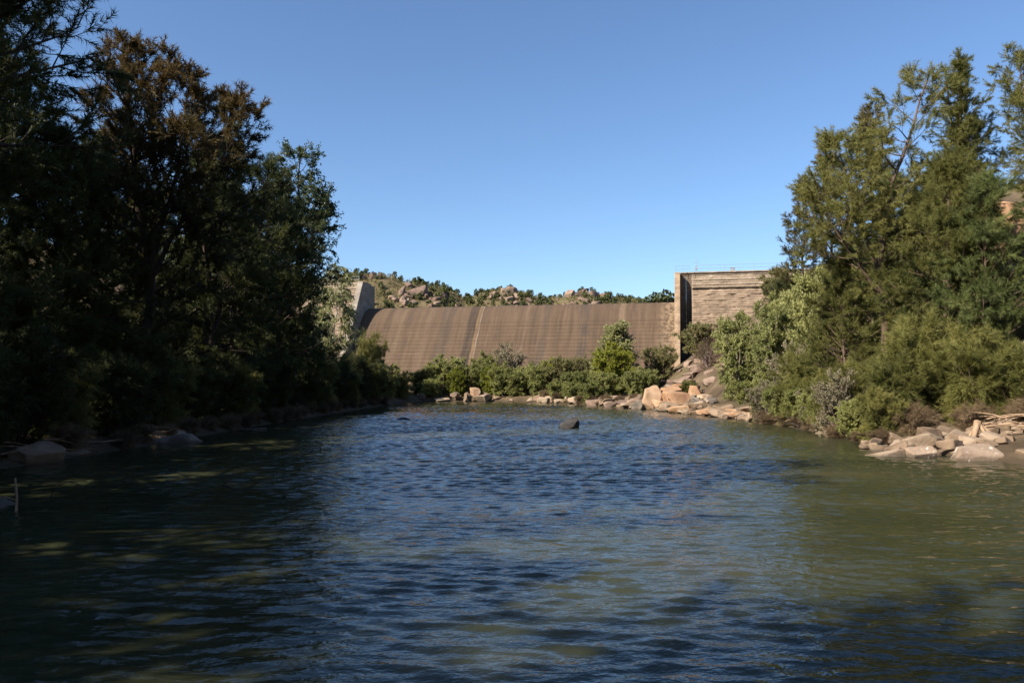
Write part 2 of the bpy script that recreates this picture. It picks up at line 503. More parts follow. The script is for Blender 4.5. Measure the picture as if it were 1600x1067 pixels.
# lime along the lift joints, patchy
lift = t.math('FRACT', t.math('DIVIDE', t.math('ADD', Z, 0.45), 0.6))
jl = t.math('SUBTRACT', 1.0, t.step(t.math('ABSOLUTE', t.math('SUBTRACT', lift, 0.5)), 0.0, 0.12))
jn = t.noise(t.mapping(oc, (0.35, 1.2, 1.2)), 1.0, 4.0, 0.7)
low = t.math('SUBTRACT', 1.0, t.math('MULTIPLY', t.step(Z, 9.0, 15.0), 0.6))
c = t.mix(t.math('MULTIPLY', t.math('MULTIPLY', jl, t.step(jn, 0.47, 0.72)), t.math('MULTIPLY', low, 0.6)), c, (0.20, 0.147, 0.10))
# pale splash beside the right training wall
rs = t.math('MULTIPLY', t.step(X, LEN - 3.5, LEN - 0.2), t.step(t.noise(oc, 1.6, 5.0, 0.7), 0.40, 0.60))
c = t.mix(t.math('MULTIPLY', rs, 0.7), c, (0.28, 0.205, 0.128))
bh = t.math('ADD', t.math('MULTIPLY', t.noise(oc, 5.0, 5.0, 0.7), 0.6), t.math('MULTIPLY', jl, -0.4))
p = t.principled(c, 0.9, 0.2, t.bump(bh, 0.6, 0.06))
t.link(p.outputs[0], out.inputs[0])
M['spill'] = m

def concrete(name, c1, c2, c3, lines=0.6, line_amt=0.6):
    m, nt, out = new_mat(name)
    t = NT(nt)
    oc = t.coords()
    X, Y, Z = t.sep(oc)
    n1 = t.noise(t.mapping(oc, (0.8, 0.8, 1.0)), 0.8, 7.0, 0.7)
    c = t.ramp(n1, [(0.3, c1), (0.5, c2), (0.7, c3)])
    st = t.noise(t.mapping(oc, (1.6, 1.6, 0.09)), 1.0, 4.0, 0.7)
    c = t.mix(t.math('MULTIPLY', t.step(st, 0.5, 0.72), 0.5), c, c1)
    if line_amt:
        fr = t.math('FRACT', t.math('DIVIDE', Z, lines))
        jl = t.math('SUBTRACT', 1.0, t.step(t.math('ABSOLUTE', t.math('SUBTRACT', fr, 0.5)), 0.02, 0.14))
        c = t.mix(t.math('MULTIPLY', t.math('MULTIPLY', jl, t.step(t.noise(oc, 1.3, 4.0), 0.35, 0.6)), line_amt), c, c1)
    fn = t.noise(oc, 9.0, 5.0, 0.7)
    c = t.mix(t.math('MULTIPLY', t.step(fn, 0.45, 0.8), 0.35), c, c1)
    big = t.noise(oc, 2.2, 6.0, 0.7)
    p = t.principled(c, 0.9, 0.2, t.bump(t.math('MULTIPLY_ADD', big, 3.0 if not line_amt else 0.3, fn), 0.6, 0.06))
    t.link(p.outputs[0], out.inputs[0])
    return m
M['wall_conc'] = concrete("training_wall_concrete", (0.128, 0.106, 0.085), (0.230, 0.200, 0.162), (0.323, 0.285, 0.234))
M['nose_conc'] = concrete("wall_nose_concrete", (0.145, 0.098, 0.060), (0.272, 0.191, 0.123), (0.357, 0.264, 0.178), 0.8, 0.7)
M['panel_conc'] = concrete("recess_panel_concrete", (0.085, 0.064, 0.045), (0.14, 0.105, 0.075), (0.20, 0.15, 0.11), 1.0, 0.0)
M['course'] = concrete("abutment_rubble_concrete", (0.143, 0.107, 0.075), (0.260, 0.192, 0.135), (0.364, 0.276, 0.198), 1.0, 0.0)
M['course_pale'] = concrete("abutment_pale_concrete", (0.176, 0.132, 0.093), (0.283, 0.220, 0.159), (0.391, 0.313, 0.235), 1.0, 0.0)

dam = bpy.data.objects.new("spillway_dam", None)
dam.location = (-25, 140, 0)
dam.rotation_euler = (0, 0, -TH)
col.objects.link(dam)
tag(dam, "wide brown stained concrete spillway dam closing the valley beyond the pool", "dam")

# spillway body and its face of stacked lifts (each lift a shallow step)
us = np.linspace(0, LEN, 90)
rs_ = np.random.RandomState(11)
def strip(profile_pts, us, jit=0.0):
    V = []
    for (y_, z_) in profile_pts:
        for u in us:
            V.append((u, y_, z_))
    k = len(us)
    F = []
    for a in range(len(profile_pts) - 1):
        for b in range(k - 1):
            F.append((a * k + b, a * k + b + 1, (a + 1) * k + b + 1, (a + 1) * k + b))
    return np.array(V, float), np.array(F)
V, F = strip(PROFILE[:11], us)
o = put("rounded_crest", np_mesh("rounded_crest", V, [F[:, ::-1]], smooth=True), M['spill'], dam)
kpts = PROFILE[10:]
for i in range(len(kpts) - 1):
    (y0, z0), (y1, z1) = kpts[i], kpts[i + 1]
    off = rs_.uniform(0.015, 0.05)
    # face proud by `off`, a little ledge at its foot
    V, F = strip([(y0, z0), (y0 - off * 0.6, z0 - 0.012), (y1 - off * 0.4, z1 + 0.05), (y1, z1)], us)
    V[:, 1] += (np.interp(V[:, 0], np.linspace(0, LEN, 25), rs_.uniform(-0.012, 0.012, 25)))
    put("concrete_lift", np_mesh("concrete_lift", V, [F[:, ::-1]], smooth=False), M['spill'], dam)

def prism(name, poly_yz, u0, u1, mat, parent=dam, bevel=0.04):
    bm = bmesh.new()
    a = [bm.verts.new((u0, y, z)) for y, z in poly_yz]
    b = [bm.verts.new((u1, y, z)) for y, z in poly_yz]
    n = len(poly_yz)
    bm.faces.new(a); bm.faces.new(b[::-1])
    for i in range(n):
        bm.faces.new((a[i], b[i], b[(i + 1) % n], a[(i + 1) % n]))
    bmesh.ops.recalc_face_normals(bm, faces=bm.faces)
    if bevel:
        bmesh.ops.bevel(bm, geom=bm.edges[:], offset=bevel, segments=1, affect='EDGES')
    me = bpy.data.meshes.new(name)
    bm.to_mesh(me); bm.free()
    return put(name, me, mat, parent)

def box(name, lo, hi, mat, parent=dam, bevel=0.02):
    bm = bmesh.new()
    bmesh.ops.create_cube(bm, size=1.0)
    for v in bm.verts:
        for k in range(3):
            v.co[k] = lo[k] if v.co[k] < 0 else hi[k]
    if bevel:
        bmesh.ops.bevel(bm, geom=bm.edges[:], offset=bevel, segments=1, affect='EDGES')
    me = bpy.data.meshes.new(name)
    bm.to_mesh(me); bm.free()
    return put(name, me, mat, parent)

WALL_POLY = [(0.3, 0), (0.3, TOPZ), (-3.2, TOPZ), (-9.8, 7.6), (-14.2, -0.5)]
tw = prism("training_wall", WALL_POLY, -1.0, 0.0, M['wall_conc']); tw["label"] = "pale grey sloping training wall at the left end of the spillway"
tw = prism("training_wall", [(3.2, 0), (3.2, TOPZ + .05), (-3.2, TOPZ + .05), (-9.8, 7.6), (-14.2, -0.5)], LEN, LEN + 0.85, M['nose_conc']); tw["label"] = "narrow sunlit training wall at the right end of the spillway"

# recess behind the right training wall, made of cast panels
zz = TOPZ - 0.02
row = 0
while zz > 6.0:
    h_ = 1.9 if row else 2.3
    for ua, ub in ((LEN + 0.86, LEN + 1.72), (LEN + 1.75, LEN + 2.6)):
        box("wall_panel", (ua, -1.75 + 0.03 * ((row * 7 + int(ua * 3)) % 3), zz - h_ + 0.03), (ub, 1.5, zz), M['panel_conc'])
    zz -= h_; row += 1

# abutments: rough stepped courses of mass concrete
def course(u0, u1, z0, z1, yf, mat, seed, rough=0.12, slope_end=0.0):
    r = np.random.RandomState(seed)
    n = int((u1 - u0) / 0.3) + 1
    uu = np.linspace(u0, u1, n)
    jf = np.convolve(r.uniform(-1, 1, n + 4), np.ones(3) / 3, 'valid')[:n] * rough * 1.6
    jz = np.interp(uu, np.linspace(u0, u1, 14), r.uniform(-0.03, 0.03, 14)) + r.uniform(-0.012, 0.012, n)
    V, F = [], []
    for k in range(n):
        yb = yf + jf[k]
        V += [(uu[k], 4.5, z0 - 0.03), (uu[k], yb - 0.36 * (z1 - z0), z0 - 0.03), (uu[k], yb - 0.015, z1 + 0.5 * jz[k] - 0.02), (uu[k], yb + 0.02, z1 + 0.5 * jz[k]), (uu[k], 4.5, z1 + 0.02)]
    for k in range(n - 1):
        for q in range(4):
            F.append((k * 5 + q, (k + 1) * 5 + q, (k + 1) * 5 + q + 1, k * 5 + q + 1))
    e = [(0, 1, 2, 3), (0, 3, 4, 4)]
    me = np_mesh("concrete_course", np.array(V), [np.array(F), np.array([(0, 1, 2), (0, 2, 3), (0, 3, 4), ((n - 1) * 5, (n - 1) * 5 + 2, (n - 1) * 5 + 1), ((n - 1) * 5, (n - 1) * 5 + 3, (n - 1) * 5 + 2), ((n - 1) * 5, (n - 1) * 5 + 4, (n - 1) * 5 + 3)])])
    return put("concrete_course", me, mat, dam)

z1 = TOPZ - 0.02
k = 0
while z1 > 3.0:
    hh = 0.40 if k < 6 else (0.30 + 0.10 * ((k * 37) % 5) / 4)
    z0 = z1 - hh
    dep = (TOPZ - z1)
    if k < 6:
        yf = -1.6 - 0.12 * k + (0.02 if k % 2 else -0.02)
    else:
        yf = -2.0 - 0.50 * (dep - 2.4) + (0.03 if (k * 7) % 3 == 0 else 0)
    course(LEN + 2.62, LEN + 32, z0, z1, yf, M['course_pale'] if k < 6 else M['course'], 40 + k, 0.03 if k < 6 else 0.10)
    course(-24.0, -1.02, z0, z1, yf - 1.0, M['course_pale'] if k < 8 else M['course'], 140 + k, 0.03 if k < 6 else 0.10)
    z1 = z0; k += 1
# coping slab along the right abutment, split in lengths
u = LEN + 0.9
while u < LEN + 31:
    box("coping_slab", (u, -1.9, TOPZ + 0.002), (u + 2.97, 2.5, TOPZ + 0.2), M['course_pale'])
    u += 3.0

# guard rails along both abutments
def railing(u0, u1, y, z, label, cat="railing", step=2.2):
    r = bpy.data.objects.new("guard_rail", None)
    r.location = dam_to_world(u0, y, z)
    r.rotation_euler = (0, 0, -TH)
    col.objects.link(r)
    tag(r, label, cat)
    n = max(2, int(round((u1 - u0) / step)) + 1)
    post = None
    for i in range(n):
        tb = Tubes(); 
        if post is None:
            tb.add([(0, 0, 0), (0, 0, 0.5), (0, 0, 1.05)], [0.03] * 3, 6)
            post = tb.mesh("post")
        put("post", post, M['metal'], r, ((u1 - u0) * i / (n - 1), 0, 0))
    for hgt in (0.55, 1.05):
        tb = Tubes(); tb.add([(0, 0, hgt), ((u1 - u0) / 2, 0, hgt), (u1 - u0, 0, hgt)], [0.026] * 3, 6)
        put("rail", tb.mesh("rail"), M['metal'], r)
railing(LEN + 0.1, LEN + 2.4, -2.6, TOPZ + 0.05, "short steel guard rail on top of the right training wall", step=1.1)
railing(LEN + 3.2, LEN + 30, -1.6, TOPZ + 0.2, "long thin steel guard rail along the top of the right abutment")
railing(-14, -1.2, -2.2, TOPZ, "steel guard rail on top of the left abutment beside the trees")

# instrument mast and cabinet on the right abutment
mast = bpy.data.objects.new("instrument_mast", None)
mast.location = dam_to_world(LEN + 3.4, -0.4, TOPZ + 0.2); mast.rotation_euler = (0, 0, -TH)
col.objects.link(mast)
tag(mast, "slender steel instrument mast with crossarm on the right abutment top", "mast")
tb = Tubes(); tb.add([(0, 0, 0), (0, 0, 1.0), (0, 0, 2.3)], [0.05, 0.04, 0.025], 6); put("pole", tb.mesh("pole"), M['metal'], mast)
tb = Tubes(); tb.add([(-0.5, 0, 1.7), (0, 0, 1.7), (0.5, 0, 1.7)], [0.025] * 3, 6); put("crossarm", tb.mesh("crossarm"), M['metal'], mast)
box("sensor_box", (-0.16, -0.14, 0.5), (0.16, 0.14, 1.0), M['metal'], mast)
cab = bpy.data.objects.new("control_cabinet", None)
cab.location = dam_to_world(LEN + 9.0, -0.2, TOPZ + 0.2); cab.rotation_euler = (0, 0, -TH); col.objects.link(cab)
cab.scale = (0.7, 0.7, 0.6)
tag(cab, "small grey control cabinet behind the rail on the right abutment", "cabinet")
box("cabinet_body", (-0.5, -0.35, 0), (0.5, 0.35, 1.15), M['metal'], cab, 0.03)
box("cabinet_door", (-0.44, -0.385, 0.08), (0.44, -0.352, 1.07), M['metal'], cab, 0.01)
box("cabinet_roof", (-0.56, -0.42, 1.152), (0.56, 0.42, 1.21), M['metal'], cab, 0.01)

# ------------------------------------------------------------------ boulders
def boulder_mesh(seed, cuts=9, sub=4, rough=0.10, keep=0.62, block=False):
    r = np.random.RandomState(seed)
    bm = bmesh.new()
    bmesh.ops.create_icosphere(bm, subdivisions=sub, radius=1.0)
    N = norm(r.normal(size=(cuts, 3)))
    H = r.uniform(keep, 0.95, cuts)
    if block:      # joint-bounded granite: rough sawn sides and a flat top
        ax = np.array([(1, 0, 0), (-1, 0, 0), (0, 1, 0), (0, -1, 0), (0, 0, 1), (0, 0, -1)], float)
        N[:6] = norm(ax + r.normal(size=(6, 3)) * 0.22)
        H[:6] = r.uniform(0.48, 0.66, 6)
        H[6:] = r.uniform(0.66, 0.95, cuts - 6)
    off = Vector(r.uniform(-50, 50, 3))
    for v in bm.verts:
        p = np.array(v.co)
        for n_, h_ in zip(N, H):
            e = p @ n_ - h_
            if e > 0:
                p = p - n_ * e * 0.985
        q = Vector(p)
        q *= 1.0 + rough * noise.noise(q * 1.6 + off) + rough * 0.45 * noise.noise(q * 4.2 + off) + rough * 0.2 * noise.noise(q * 9 + off)
        v.co = q
    me = bpy.data.meshes.new("boulder")
    bm.to_mesh(me); bm.free()
    me.polygons.foreach_set("use_smooth", np.ones(len(me.polygons), dtype=bool))
    return me
B_HI = [boulder_mesh(s, 15 + s % 5, 4, 0.07, 0.42 + 0.05 * (s % 3), block=(s - 1) in (0, 2, 3, 5)) for s in range(1, 8)]
B_LO = [boulder_mesh(50 + s, 12 + s % 4, 3, 0.09, 0.40, block=s % 2 == 0) for s in range(8)]
_bm_cache = {}
def boulder(loc, size, rot=0.0, var=0, mat='granite', label=None, group=None, hi=True, tilt=(0, 0), name="boulder"):
    src = (B_HI if hi else B_LO)[var % (len(B_HI) if hi else len(B_LO))]
    key = (hi, var % len(B_HI if hi else B_LO), mat)
    if key not in _bm_cache:
        me = src.copy(); me.materials.append(M[mat]); _bm_cache[key] = me
    o = put(name, _bm_cache[key], None, None, loc)
    o.rotation_euler = (tilt[0], tilt[1], rot)
    k_ = (1.35 if var % 7 in (0, 2, 3, 5) else 1.12) if hi else (1.3 if var % 2 == 0 else 1.0)
    o.scale = tuple(q * k_ for q in size)
    if label:
        tag(o, label, "rock", group)
    return o

# coordinates read off the ground plan of the pool
boulder((-17.2, 28.6, 0.18), (1.05, 0.85, 0.70), 0.4, 1, 'granite', "large pale rounded boulder in the water at the left bank", tilt=(0.1, -0.15))
boulder((-17.0, 31.2, 0.04), (0.55, 0.4, 0.22), 1.0, 3, 'granite', "small flat rock just right of the big boulder on the left bank")
boulder((-16.0, 38.0, 0.0), (1.15, 0.75, 0.36), 0.1, 2, 'granite_grey', "low grey slab rock in the water off the left bank")
boulder((-16.9, 39.2, 0.2), (0.9, 0.6, 0.35), 0.7, 5, 'granite', "tan rock on the shore behind the grey slab, left bank")
boulder((-15.1, 46.8, -0.02), (0.85, 0.5, 0.2), 0.2, 4, 'granite_grey', "thin grey rock barely above the water under the left trees")
boulder((-12.5, 18.8, -0.08), (0.75, 0.6, 0.40), 0.4, 1, 'granite_grey', "dark half sunk rock at the left edge beside broken sticks")
boulder((3.4, 48.8, 0.05), (0.74, 0.66, 0.62), 0.2, 6, 'granite_dark', "lone dark rock standing in the middle of the pool", tilt=(0.1, -0.25))
# near right spit
for (x, y, z, sx, sy, sz_, rot, var, mat, lab) in [
    (14.75, 31.3, 0.03, 0.85, 0.5, 0.26, 0.1, 2, 'granite', "long low rounded rock, leftmost of the right bank spit"),
    (15.75, 30.9, 0.08, 0.72, 0.55, 0.36, -0.2, 3, 'granite_streak', "white streaked block next to the low rock on the right spit"),
    (17.5, 30.0, 0.08, 1.25, 0.8, 0.55, 0.05, 0, 'granite_streak', "big flat topped tan block at the water on the right spit"),
    (19.35, 29.5, 0.05, 1.1, 0.75, 0.45, 0.3, 5, 'granite', "tan slab with pointed left end at the right edge"),
    (18.4, 31.2, 0.25, 0.75, 0.6, 0.5, 1.2, 4, 'granite', "brown rock wedged behind the big flat topped block"),
    (17.1, 33.0, 0.42, 1.15, 0.8, 0.58, 0.2, 1, 'granite', "large sloping tan boulder at the back of the right spit"),
    (15.6, 34.4, 0.22, 0.55, 0.3, 0.4, 0.5, 6, 'granite', "upright tan rock at the left tip behind the right spit"),
    (16.0, 33.2, 0.15, 0.5, 0.4, 0.28, 1.5, 2, 'granite', "small tan rock in the middle of the right spit"),
    (16.9, 31.9, 0.05, 0.8, 0.5, 0.22, 0.0, 4, 'granite', "flat sandy slab between the big blocks of the right spit"),
    (18.6, 33.4, 0.5, 0.6, 0.5, 0.42, 0.8, 3, 'granite', "rounded tan rock beside the stranded root on the right spit"),
    (19.9, 31.2, 0.3, 0.6, 0.45, 0.35, 2.0, 6, 'granite', "tan rock under the driftwood at the right edge"),
    (17.9, 34.4, 0.6, 0.7, 0.5, 0.4, 0.4, 5, 'granite', "grey brown rock under the bushes behind the right spit"),
]:
    boulder((x, y, z), (sx * 0.86, sy * 0.86, sz_ * 0.88), rot, var, mat, lab)
r = np.random.RandomState(5)
for i in range(80):
    x = r.uniform(15.2, 24.0); y = r.uniform(31.0, 35.6) - (0.9 if x > 20 else 0)
    s = r.uniform(0.14, 0.42)
    boulder((x, y, max(0.02, gz(x, y)) + s * 0.25), (s * 1.3, s, s * 0.75), r.uniform(0, 6), i, 'granite', "small loose tan stone among the boulders of the right spit", "loose stones on the right spit", hi=False, tilt=(r.uniform(-.4, .4), r.uniform(-.4, .4)), name="stone")
# the waterline under the right trees
for (x, y, z, s, lab, mat) in [
    (18.3, 47.5, 0.05, (0.9, 0.6, 0.4), "pale rock at the waterline under the overhanging right trees", 'granite'),
    (18.2, 44.6, 0.05, (1.3, 0.7, 0.4), "low tan slab in the water under the brown brush, right bank", 'granite'),
    (17.6, 57.5, 0.12, (1.5, 0.9, 0.7), "rounded tan slab beside the dark root hollow, right bank", 'granite'),
    (16.2, 60.5, 0.02, (0.85, 0.5, 0.42), "small white streaked pointed rock at the waterline, right bank", 'granite_streak'),
]:
    boulder(((x), y, z), s, y, int(y) % 7, mat, lab)
# far right outcrop of orange granite
for (px, py, d, w, h_, dep, rot, var, mat, lab) in [
    (1020, 622, 79, 33, 36, 1.2, 0.2, 0, 'granite_orange', "tall rounded orange boulder at the left of the far right outcrop"),
    (1048, 612, 80, 32, 14, 1.0, 0.1, 3, 'granite_orange', "flat orange capstone balanced on the far right outcrop"),
    (1056, 627, 78, 44, 30, 1.5, 0.3, 5, 'granite_orange', "big broad orange boulder in the centre of the far right outcrop"),
    (1003, 634, 79, 31, 22, 1.2, -0.2, 1, 'granite_grey', "dark grey pointed boulder at the water below the outcrop"),
    (1023, 643, 76, 17, 11, 0.6, 0.5, 2, 'granite_grey', "small grey block at the waterline right of the dark boulder"),
    (1052, 643, 74, 46, 16, 1.6, 0.1, 4, 'granite', "pale tan sloping slab at the waterline below the outcrop"),
    (1078, 638, 73, 36, 26, 1.5, 0.4, 6, 'granite', "wide tan slab under the outcrop rising from the water"),
    (1105, 645, 68, 34, 18, 1.2, 0.0, 2, 'granite', "low tan ledge right of the wide slab"),
    (1130, 646, 65, 44, 22, 1.4, 0.3, 3, 'granite', "long buff ledge below the light green bushes, right bank"),
    (1165, 648, 62, 46, 24, 1.4, 0.2, 0, 'granite', "rounded buff ledge left of the root hollow, right bank"),
    (1068, 594, 90, 26, 12, 1.2, 0.7, 2, 'granite_hill', "pinkish flat rock high on the far right slope"),
    (1078, 586, 92, 24, 11, 1.0, 0.1, 4, 'granite_hill', "topmost pink slab on the far right slope under the olive shrub"),
    (1080, 600, 86, 18, 22, 0.8, 0.9, 6, 'granite', "white topped rock leaning on the far right slope"),
    (1062, 604, 86, 26, 12, 0.8, -0.5, 1, 'granite_orange', "tilted red orange slab above the outcrop"),
    (1086, 616, 80, 20, 26, 0.9, 1.2, 5, 'granite_orange', "dark hollowed orange rock behind the small bush on the outcrop"),
    (1100, 622, 77, 24, 12, 0.9, 0.5, 0, 'granite_orange', "orange flat stone at the top of the rubble heap"),
]:
    X_ = (px - 800) / 1244 * d; Z_ = CAM_H + (592 - py) / 1244 * d
    boulder((X_, d, Z_), (w / 1244 * d * 0.54, dep * 0.85, h_ / 1244 * d * 0.56), rot, var, mat, lab)
for i in range(44):     # rubble heap between the slabs
    px = r.uniform(1072, 1112); d = r.uniform(70, 80); py = r.uniform(620, 640)
    X_ = (px - 800) / 1244 * d
    s = r.uniform(0.2, 0.42)
    boulder((X_, d, max(gz(X_, d), 0.05) + s * 0.6), (s * 1.4, s, s * 0.8), r.uniform(0, 6), i, 'granite_grey' if i % 3 else 'granite', "angular brown stone in the rubble heap below the outcrop", "rubble heap stones", hi=False, tilt=(r.uniform(-.5, .5), r.uniform(-.5, .5)), name="stone")
for i in range(60):     # pinkish scree up the slope behind
    d = r.uniform(82, 108); X_ = r.uniform(17.5, 24) + (d - 80) * 0.08
    s = r.uniform(0.25, 0.75)
    boulder((X_, d, gz(X_, d) + s * 0.2), (s * 1.3, s, s * 0.8), r.uniform(0, 6), i, 'granite_hill', "pinkish scree stone on the slope below the right abutment", "scree below the right abutment", hi=False, tilt=(r.uniform(-.5, .5), r.uniform(-.5, .5)), name="stone")
for i in range(46):     # broken ledges along the right shore
    y = r.uniform(56.5, 78); x = np.interp(y, [50, 60, 68, 77.5], [17.4, 16.6, 15.2, 13.5]) + abs(r.normal(0, 1.3)) + 0.1
    s = 0.25 + 0.6 * r.rand() ** 1.6
    boulder((x, y, max(gz(x, y), 0.0) + s * 0.1), (s * 1.7, s * 1.1, s * 0.6), r.uniform(0, 6), i, 'granite' if i % 4 else 'granite_orange', "broken tan stone on the shelving right shore below the pale shrubs", "broken stones on the shelving right shore", hi=False, tilt=(r.uniform(-.25, .25), r.uniform(-.25, .25)), name="stone")
# far shore stones
boulder((-9.3, 106.3, 0.15), (1.2, 0.7, 0.35), 0.2, 3, 'granite', "pale flat rock at the left end of the far shore")
boulder((-5.9, 106.6, 0.5), (0.6, 0.5, 0.75), 0.9, 0, 'granite', "upright tan boulder on the far shore under the bushes")
boulder((-5.0, 107.6, 1.1), (0.75, 0.6, 0.8), 0.3, 5, 'granite_orange', "orange boulder perched behind the far shore rocks")
boulder((-3.9, 106.0, 0.45), (1.3, 0.7, 0.65), 0.4, 4, 'granite', "broad sunlit rock with dark hollow in the middle of the far shore")
boulder((-7.6, 107.5, 0.9), (0.7, 0.6, 0.5), 0.4, 1, 'granite_hill', "small reddish rock above the far shore between two bushes")
boulder((10.6, 90.2, 0.5), (1.3, 1.0, 0.8), 0.4, 6, 'granite', "rounded pale boulder at the shore below the tall bright bush")
boulder((13.0, 83.5, 0.45), (1.2, 0.9, 0.8), 1.4, 2, 'granite', "tan boulder at the shore left of the far right outcrop")
shore = [(-13, 104.5), (-11, 107.4), (-5, 107.9), (2, 104.4), (7.5, 95.9), (10.5, 87.4), (13.5, 78.0)]
shore = np.array(shore)
seg = np.linalg.norm(np.diff(shore, axis=0), axis=1); cum = np.r_[0, np.cumsum(seg)]
for i in range(130):
    s_ = r.uniform(2.0, cum[-1])
    k = min(np.searchsorted(cum, s_) - 1, len(seg) - 1)
    f = (s_ - cum[k]) / seg[k]
    a = shore[k] + (shore[k + 1] - shore[k]) * f
    inl = abs(r.normal(0, 1.0)) - 0.1
    if a[0] < 1 and i % 5 < 4:
        continue
    nrm = np.array([-(shore[k + 1] - shore[k])[1], (shore[k + 1] - shore[k])[0]]) / seg[k]
    x, y = a + nrm * inl
    s = (0.16 + 0.6 * r.rand() ** 1.8) * (1.25 if i % 7 == 0 else 1)
    boulder((x, y, max(gz(x, y), 0.0) + s * 0.2), (s * 1.5, s, s * 0.75), r.uniform(0, 6), i, ('granite', 'granite', 'granite_hill', 'granite')[i % 4], "small tan stone on the far shore below the bushes", "stones along the far shore", hi=False, tilt=(r.uniform(-.4, .4), r.uniform(-.4, .4)), name="stone")
# sandstone-coloured outcrop high behind the right trees
for (px, py, d, s, lab) in [(1594, 348, 58, (1.9, 1.6, 1.8), "orange rock face high behind the trees at the right edge"), (1606, 372, 57, (1.8, 1.5, 1.3), "orange boulder below the high rock face at the right edge")]:
    X_ = (px - 800) / 1244 * d; Z_ = CAM_H + (592 - py) / 1244 * d
    boulder((X_, d, Z_ - 0.2), s, 0.4, 5, 'granite_orange', lab)
# dark floating log far out
tb = Tubes(); tb.add([(-0.5, 0, 0), (-0.2, 0.02, 0.05), (0.2, -0.02, 0.06), (0.5, 0.03, 0.0)], [0.05, 0.08, 0.08, 0.04], 7)
tag(put("floating_log", tb.mesh("floating_log"), M['deadwood'], None, (-8.0, 59.0, 0.02)), "dark floating log lying on the water near the far left bank", "log")

# ------------------------------------------------------------------ vegetation generator
def unit_rand(rng, n):
    return norm(rng.normal(size=(n, 3)))

def rot_about(d, ang, az, rng=None):
    """direction making angle `ang` with d, at azimuth az around it"""
    ref = np.array([0, 0, 1.0]) if abs(d[2]) < 0.9 else np.array([1.0, 0, 0])
    a = np.cross(d, ref); a /= np.linalg.norm(a)
    b = np.cross(d, a)
    return d * math.cos(ang) + (a * math.cos(az) + b * math.sin(az)) * math.sin(ang)

def grow_path(rng, p, d, length, k, bend_up, wob):
    pts = [p]
    st = length / k
    for i in range(k):
        d = d + np.array([0, 0, bend_up / k]) + rng.normal(size=3) * wob
        d = d / np.linalg.norm(d)
        p = p + d * st
        pts.append(p)
    return np.array(pts), d

def leaves_needle(rng, P0, P1, n, L, w, spread, droop, dens):
    """fine needle sprays: one narrow triangle each"""
    m_ = len(P0)
    cnt = np.maximum(1, (n * dens).astype(int))
    ix = np.repeat(np.arange(m_), cnt)
    N = len(ix)
    t_ = rng.uniform(0.05, 1.05, N)[:, None]
    base = P0[ix] + (P1[ix] - P0[ix]) * t_
    tw = norm(P1 - P0)[ix]
    d = norm(tw * 0.9 + unit_rand(rng, N) * spread + np.array([0, 0, -droop]))
    ln = (L * rng.uniform(0.55, 1.25, N))[:, None]
    n0 = unit_rand(rng, N) * 0.9 + np.array([0, 0, 0.55]) + norm(tw * np.array([1, 1, 0.0])) * 0.25
    side = norm(np.cross(d, n0)) * (w * rng.uniform(0.7, 1.3, N))[:, None] * 0.5
    V = np.stack([base - side, base + side, base + d * ln], 1).reshape(-1, 3)
    F = np.arange(N * 3).reshape(-1, 3)
    return V, F

def leaves_blade(rng, P0, P1, n, L, w, spread, droop, dens):
    """lance-shaped leaves: one diamond quad each"""
    m_ = len(P0)
    cnt = np.maximum(1, (n * dens).astype(int))
    ix = np.repeat(np.arange(m_), cnt)
    N = len(ix)
    t_ = rng.uniform(0.0, 1.05, N)[:, None]
    base = P0[ix] + (P1[ix] - P0[ix]) * t_ + rng.normal(size=(N, 3)) * 0.03
    tw = norm(P1 - P0)[ix]
    d = norm(tw * 0.6 + unit_rand(rng, N) * spread + np.array([0, 0, -droop]))
    ln = (L * rng.uniform(0.6, 1.25, N))[:, None]
    n0 = unit_rand(rng, N) * 0.9 + np.array([0, 0, 0.55]) + norm(tw * np.array([1, 1, 0.0])) * 0.35
    side = norm(np.cross(d, n0)) * (w * rng.uniform(0.7, 1.3, N))[:, None] * 0.5
    mid = base + d * ln * 0.45
    V = np.stack([base, mid + side, base + d * ln, mid - side], 1).reshape(-1, 3)
    F = np.arange(N * 4).reshape(-1, 4)
    return V, F

